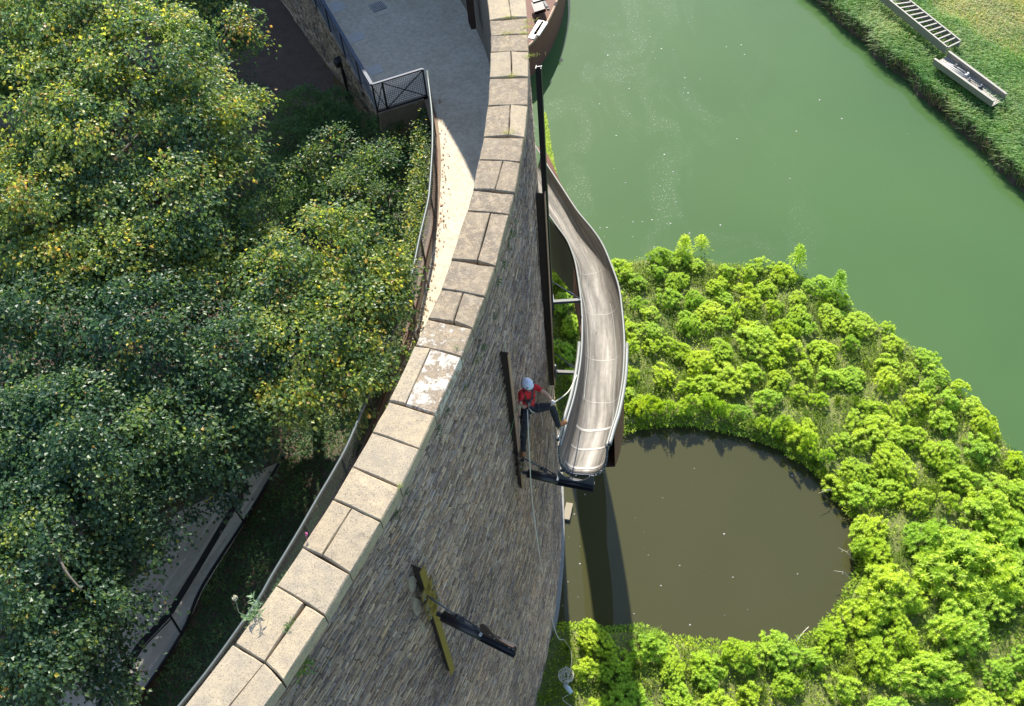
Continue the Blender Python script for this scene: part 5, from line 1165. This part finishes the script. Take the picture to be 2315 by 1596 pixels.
edges = [('pel', 'waist'), ('waist', 'chest'), ('chest', 'up'), ('up', 'neck'), ('neck', 'head0'), ('head0', 'head'), ('head', 'crown'), ('up', 'shL'), ('shL', 'uaL'), ('uaL', 'elL'), ('elL', 'wrL'), ('up', 'shR'), ('shR', 'uaR'), ('uaR', 'elR'), ('elR', 'faR'), ('faR', 'wrR'), ('pel', 'hipL'), ('hipL', 'thL'), ('thL', 'knL'), ('knL', 'caL'), ('caL', 'anL'), ('anL', 'toL'), ('pel', 'hipR'), ('hipR', 'thR'), ('thR', 'knR'), ('knR', 'caR'), ('caR', 'anR'), ('anR', 'toR')]
M_skin = simple('skin', (.46, .26, .17), .55, var=.08, bmp=0); M_red = simple('red_cotton', (.52, .012, .016), .85, var=.15, scale=20, bmp=.4); M_trous = simple('black_trousers', (.016, .017, .022), .85, var=.3, scale=18, bmp=.5)
M_boot = simple('brown_boot', (.34, .13, .04), .7, var=.25, scale=20); M_helm = simple('white_helmet', (.62, .66, .74), .3, var=.04, bmp=0)
body = skin_mesh(nodes, edges, 'pel'); bo = bpy.data.objects.new('body', body); link(bo, wk); bo.location = -Vector(wk.location); body.materials.clear(); body.materials.append(M_skin)
seg = [(a, b) for a, b in edges]
part_of = {'red': {('waist', 'chest'), ('chest', 'up'), ('up', 'shL'), ('shL', 'uaL'), ('uaL', 'elL'), ('up', 'shR'), ('shR', 'uaR'), ('up', 'neck')}, 'tr': {('pel', 'waist'), ('pel', 'hipL'), ('hipL', 'thL'), ('thL', 'knL'), ('knL', 'caL'), ('caL', 'anL'), ('pel', 'hipR'), ('hipR', 'thR'), ('thR', 'knR'), ('knR', 'caR'), ('caR', 'anR')}, 'boot': {('anL', 'toL'), ('anR', 'toR')}}
def nearest(p):
    best = None
    for a, b in seg:
        A, B = nodes[a][0], nodes[b][0]; e = B-A; t = max(0, min(1, (p-A).dot(e)/e.dot(e))); d = (p-A-e*t).length/(.5*(max(np.atleast_1d(nodes[a][1]))+max(np.atleast_1d(nodes[b][1]))))
        if best is None or d < best[0]: best = (d, (a, b), t)
    return best[1], best[2]
lab = []
for f in body.polygons:
    e, t = nearest(f.center); l = next((k for k, v in part_of.items() if e in v), None)
    if e == ('up', 'neck') and t > .55: l = None
    if e == ('uaL', 'elL') and t > .9: l = None
    lab.append(l)
def shell(name, key, off, mat, pred=None):
    vs = {}; V = []; F = []
    for f, l in zip(body.polygons, lab):
        if l != key or (pred and not pred(f.center)): continue
        ff = []
        for vi in f.vertices:
            if vi not in vs:
                v = body.vertices[vi]; wr = (noise.noise(v.co*11)*.018+noise.noise(v.co*26)*.008) if key != 'boot' else 0; vs[vi] = len(V); V.append(tuple(v.co+v.normal*(off+wr)))
            ff.append(vs[vi])
        F.append(tuple(ff))
    m_ = MB(); m_.v, m_.f = V, F; o = m_.build(name, mat, wk, True); md = o.modifiers.new('s', 'SOLIDIFY'); md.thickness = .006; return o
shell('t_shirt', 'red', .012, M_red); shell('trousers', 'tr', .018, M_trous)
for sd, a in (('L', j['anL']), ('R', j['anR'])): shell('boot', 'boot', .014, M_boot, lambda c, a=a: (c-a).length < .4)
# boots' soles
for a, t in ((j['anL'], j['toL']), (j['anR'], j['toR'])):
    d = (t-a).normalized(); m_ = MB(); m_.beam(a-d*.06+Vector((0, 0, -.055)), t+d*.05+Vector((0, 0, -.055)), .095, .025); m_.build('sole', M_black, wk, bevel=.01)
# helmet
hc = j['head']+Vector((0, .01, .045)); tilt = (Vector((.15, -.35, 1))).normalized(); hf = (fwdv-tilt*fwdv.dot(tilt)).normalized(); hs_ = tilt.cross(hf)
m_ = MB(); nu, nv_ = 20, 9
for i in range(nv_+1):
    ph = math.pi/2*(i/nv_)*1.12
    for k in range(nu):
        a = 2*math.pi*k/nu; r = math.sin(ph); rib = 1+.025*math.cos(a*6)*math.sin(ph*2)
        m_.v.append(tuple(hc+(hf*math.cos(a)*.155*r+hs_*math.sin(a)*.128*r)*rib+tilt*(.125*math.cos(ph))))
for i in range(nv_):
    for k in range(nu): a, b = i*nu+k, i*nu+(k+1) % nu; m_.f.append((a, a+nu, b+nu, b))
hl_ = m_.build('helmet', M_helm, wk, True); md = hl_.modifiers.new('s', 'SOLIDIFY'); md.thickness = .008
m_ = MB(); ring = [hc+hf*math.cos(a)*.158+hs_*math.sin(a)*.131-tilt*.02 for a in np.linspace(0, 2*math.pi, 20, endpoint=False)]; m_.tube(ring, .008, 5, closed=True); m_.build('helmet_rim', simple('helmet_trim', (.10, .06, .12), .5), wk, True)
for k in (-1, 1):
    m_ = MB(); q = hc+hf*.08+hs_*.09*k+tilt*.075; m_.box(q, .02, .05, .01, Matrix((hf, hs_*k, tilt)).transposed()); m_.build('vent', M_black, wk)
# face
fc = j['head'].lerp(j['neck'], .25)+hf*.085
m_ = MB(); m_.tube([fc+tilt*.035, fc+hf*.022-tilt*.005], [.009, .014], 6); m_.build('nose', M_skin, wk, True)
for k in (-1, 1):
    m_ = MB(); m_.box(fc+tilt*.035+hs_*.033*k+hf*.004, .022, .012, .01, Matrix((hs_, hf, tilt)).transposed()); m_.build('eye', M_black, wk, bevel=.003)
    m_ = MB(); m_.box(j['head']+hs_*.098*k-tilt*.03, .02, .03, .055, Matrix((hs_, hf, tilt)).transposed()); m_.build('ear', M_skin, wk, bevel=.008)
m_ = MB(); m_.box(fc-tilt*.04+hf*.004, .045, .012, .008, Matrix((hs_, hf, tilt)).transposed()); m_.build('mouth', simple('lips', (.3, .10, .08), .5), wk, bevel=.003)
m_ = MB(); m_.tube([hc+hs_*.12-tilt*.02, fc-tilt*.07+hf*.0, hc-hs_*.12-tilt*.02], .006, 5); m_.build('chin_strap', simple('strap_violet', (.22, .12, .22), .7), wk)
# harness straps, belt and gear
def strap(pts, name='harness_strap', wd=.045, mat=None):
    pts = catmull([Vector(p) for p in pts], 4); m_ = MB()
    for a, b in zip(pts[:-1], pts[1:]): m_.beam(a, b, wd, .012, fwdv)
    m_.build(name, mat or M_black, wk)
sdv = Vector((fwdv.y, -fwdv.x, 0)).normalized()
if sdv.x < 0: sdv = -sdv
up_ = nodes['up'][0]; wa = nodes['waist'][0]
towc = (Vector((0, 0, H))-ch).normalized()
from mathutils.bvhtree import BVHTree
bvh = BVHTree.FromPolygons([v.co.copy() for v in body.vertices], [tuple(f.vertices) for f in body.polygons])
def on_body(x, y, off=.035):
    o_ = Vector((0, 0, H)); d_ = (P(x, y, 5)-o_).normalized(); h_ = bvh.ray_cast(o_, d_)
    return (h_[0]-d_*off) if h_[0] is not None else None
def bstrap(px, name='harness_strap', wd=.04, mat=None):
    pts = []
    for (x0, y0), (x1, y1) in zip(px[:-1], px[1:]):
        for t in (0, .34, .67): pts.append(on_body(x0+(x1-x0)*t, y0+(y1-y0)*t))
    pts.append(on_body(*px[-1])); pts = [p for p in pts if p is not None]; m_ = MB()
    for a, b in zip(pts[:-1], pts[1:]): m_.beam(a, b, wd, .012, towc)
    m_.build(name, mat or M_black, wk)
bstrap([(1183, 879), (1185, 892), (1190, 904), (1192, 915)]); bstrap([(1204, 876), (1204, 890), (1201, 903), (1195, 915)])
bstrap([(1180, 905), (1190, 907), (1201, 903), (1207, 898)], 'chest_strap', .035)
bstrap([(1181, 921), (1188, 924), (1197, 923), (1205, 918)], 'waist_belt', .075)
for a, b in (('hipL', 'thL'), ('hipR', 'thR')):
    A = nodes[a][0].lerp(nodes[b][0], .7); d = (nodes[b][0]-nodes[a][0]).normalized(); e1 = d.cross(Vector((0, 0, 1))).normalized(); e2 = e1.cross(d); m_ = MB()
    m_.tube([A+(e1*math.cos(t)+e2*math.sin(t))*.112 for t in np.linspace(0, 2*math.pi, 16, endpoint=False)], .016, 5, closed=True); m_.build('leg_loop', M_black, wk)
dev = wa+towc*.19+Vector((.02, 0, -.02))
m_ = MB(); m_.box(dev, .05, .04, .13); m_.tube([dev+Vector((0, 0, .05)), dev+Vector((.05, .02, .12)), dev+Vector((.09, 0, .04)), dev+Vector((.03, 0, -.01))], .008, 6); m_.build('descender', M_galv, wk, bevel=.005)
for k, (ox_, oz_) in enumerate(((.12, .04), (.15, -.02), (.1, -.07), (-.08, -.08))):
    q = wa+sdv*ox_+towc*.12+Vector((0, 0, oz_)); m_ = MB(); m_.tube([q+Vector((math.cos(t)*.022, .01*math.sin(2*t), math.sin(t)*.045)) for t in np.linspace(0, 2*math.pi, 12, endpoint=False)], .006, 5, closed=True); m_.build('carabiner', M_galv if k != 3 else M_beam, wk)
# gloved and bare hands with five fingers
def hand(wr, tip, nrm, mat, curl=.9, name='hand'):
    d = (tip-wr).normalized(); nrm = (nrm-d*nrm.dot(d)).normalized(); s = d.cross(nrm); nd = {'w': (wr, .026), 'p': (wr+d*.045, (.038, .022)), 'k': (wr+d*.08, (.042, .018))}; ed = [('w', 'p'), ('p', 'k')]
    for i, (o_, l_) in enumerate(((-.030, .06), (-.010, .072), (.010, .068), (.030, .052))):
        a = wr+d*.085+s*o_; b = a+(d*math.cos(curl*.5)+nrm*math.sin(curl*.5))*l_*.5; c = b+(d*math.cos(curl*1.5)+nrm*math.sin(curl*1.5))*l_*.4; e = c+(d*math.cos(curl*2.3)+nrm*math.sin(curl*2.3))*l_*.3
        ks = [f'f{i}{q}' for q in 'abce']
        for k_, p_, r_ in zip(ks, (a, b, c, e), (.0105, .010, .009, .0075)): nd[k_] = (p_, r_)
        ed += [('k', ks[0]), (ks[0], ks[1]), (ks[1], ks[2]), (ks[2], ks[3])]
    a = wr+d*.03-s*.035; b = a+(d*.6-s*.5+nrm*.6).normalized()*.035; c = b+(d*.7+s*.1+nrm*.7).normalized()*.03
    nd['t0'] = (a, .014); nd['t1'] = (b, .012); nd['t2'] = (c, .009); ed += [('p', 't0'), ('t0', 't1'), ('t1', 't2')]
    me = skin_mesh(nd, ed, 'w', 1); me.materials.clear(); me.materials.append(mat); o = bpy.data.objects.new(name, me); link(o, wk); o.location = -Vector(wk.location)
hand(j['wrR'], j['haR'], Vector((.2, -.3, -.9)), M_white if False else simple('grey_work_glove', (.55, .53, .50), .8), .8, 'gloved_hand')
hand(j['wrL'], j['haL']+Vector((.06, -.05, 0)), Vector((.5, -.3, .6)), M_skin, 1.0, 'hand')
# ropes ------------------------------------------------------------------------------
def rope(name, label, pts, r=.008, mat=M_rope):
    m_ = MB(); m_.tube(catmull(pts, 6), r, 6); return tag(m_.build(name, mat, None, True), label, 'rope')
rope('rope', 'long pale working rope hanging from the worker down to the grass at the wall foot', [dev+Vector((-.05, -.1, -.05)), PY(1195, 990, 12.6), PY(1203, 1130, 12.2), PY(1216, 1230, 11.9), P(1232, 1330, 2.2), P(1248, 1400, 1.2), P(1262, 1442, .7), P(1275, 1446, .6)], .013)
rope('rope', 'pale rope pulled tight from the glove up to the rim of the slide', [j['haR'], PY(1285, 885, 13.9), PY(1304, 848, 14.9)], .014)
rope('rope', 'slack pale rope loop passing behind the knee of the worker', [dev+Vector((-.02, -.02, -.1)), PY(1205, 932, 13.1), PY(1222, 930, 13.3), PY(1238, 922, 13.25), j['haR']+Vector((0, 0, -.03))], .012)
rope('rope', 'thin green line tied across the dark beam next to the worker', [j['haL'], PY(1172, 921, 12.75), PY(1166, 930, 12.68), Vector((bCb.x-.08, bCb.y-.1, 14.6))], .008, simple('green_line', (.12, .25, .12), .8))
rope('rope', 'thin black lanyard swinging from the harness down to the boot on the bracket', [wa+Vector((-.1, -.15, 0)), PY(1178, 975, 12.75), PY(1190, 990, 12.7), PY(1181, 1018, 12.68)], .009, M_black)
# coil of white rope on the grass
cc = P(1280, 1530, .75); m_ = MB(); pts = []
for k in range(150):
    a = k*.42; tt = k/150; pts.append(cc+Vector((math.cos(a)*(.15+.11*math.sin(k*.23)), math.sin(a)*(.20+.10*math.cos(k*.31)), .05+.10*tt+.04*math.sin(k*1.7))))
m_.tube(pts, .010, 5); co = thing('rope_coil', 'loose coil of white rope with its bag lying in the shaded grass', 'rope coil', cc)
o = m_.build('coil', M_rope, co, True)
m_ = MB(); b0_ = P(1284, 1556, .8); m_.tube([b0_+Vector((-.12, .14, 0)), b0_, b0_+Vector((.1, -.16, 0))], [.06, .09, .07], 9); m_.build('wrapped_end', simple('pale_wrap', (.5, .58, .58), .8), co, True)
m_ = MB(); m_.tube(catmull([P(1275, 1446, .65), P(1290, 1470, .5), P(1292, 1500, .55), P(1284, 1530, .8)], 5), .011, 5); m_.tube(catmull([P(1285, 1570, .8), P(1272, 1580, .6), P(1285, 1592, .5), P(1300, 1600, .5)], 5), .011, 5); m_.build('loose_end', M_rope, co, True)

# leaf litter along the inner edge of the sunlit walkway
C = []
for k in range(len(rail)-1):
    if Q((rail[k].x, rail[k].y, ZF))[1] > 1000: break
    a, b = rail[k], rail[k+1]; q = 9 if rail[k].y < 20 else 4
    for _ in range(q):
        t = random.random(); p = a.lerp(b, t); C.append((p.x+.14+abs(random.gauss(0, .13)), p.y+random.gauss(0, .05), ZF+.02))
C = np.array(C); n = len(C); V, F = leaves(C, rng.normal(size=(n, 3))*np.array([1, 1, .1]), np.array([0, 0, 1.0])+rng.normal(size=(n, 3))*.3, rng.uniform(.04, .08, n), rng.uniform(.03, .05, n), .1)
tag(mesh_np('leaf_litter', V, F, leaf_mat('dry_leaf', [(0, (.13, .06, .03)), (.6, (.26, .13, .05)), (1, (.38, .25, .08))], .1, .8, .2), None, tint=rng.random(n*4)), 'dry brown leaves gathered along the foot of the curved fence', 'leaves', kind='stuff')
C = scatter(pix([(560, 0), (700, 60), (780, 190), (850, 260), (700, 215), (620, 230)], 11.3), 900, garden_h); n = len(C); C[:, 2] += .02
V, F = leaves(C, rng.normal(size=(n, 3))*np.array([1, 1, .1]), np.array([0, 0, 1.0])+rng.normal(size=(n, 3))*.3, rng.uniform(.03, .07, n), rng.uniform(.03, .05, n), .1)
tag(mesh_np('soil_litter', V, F, bpy.data.materials['dry_leaf'], None, tint=rng.random(n*4)), 'fallen leaves scattered on the bare shaded soil', 'leaves', kind='stuff')
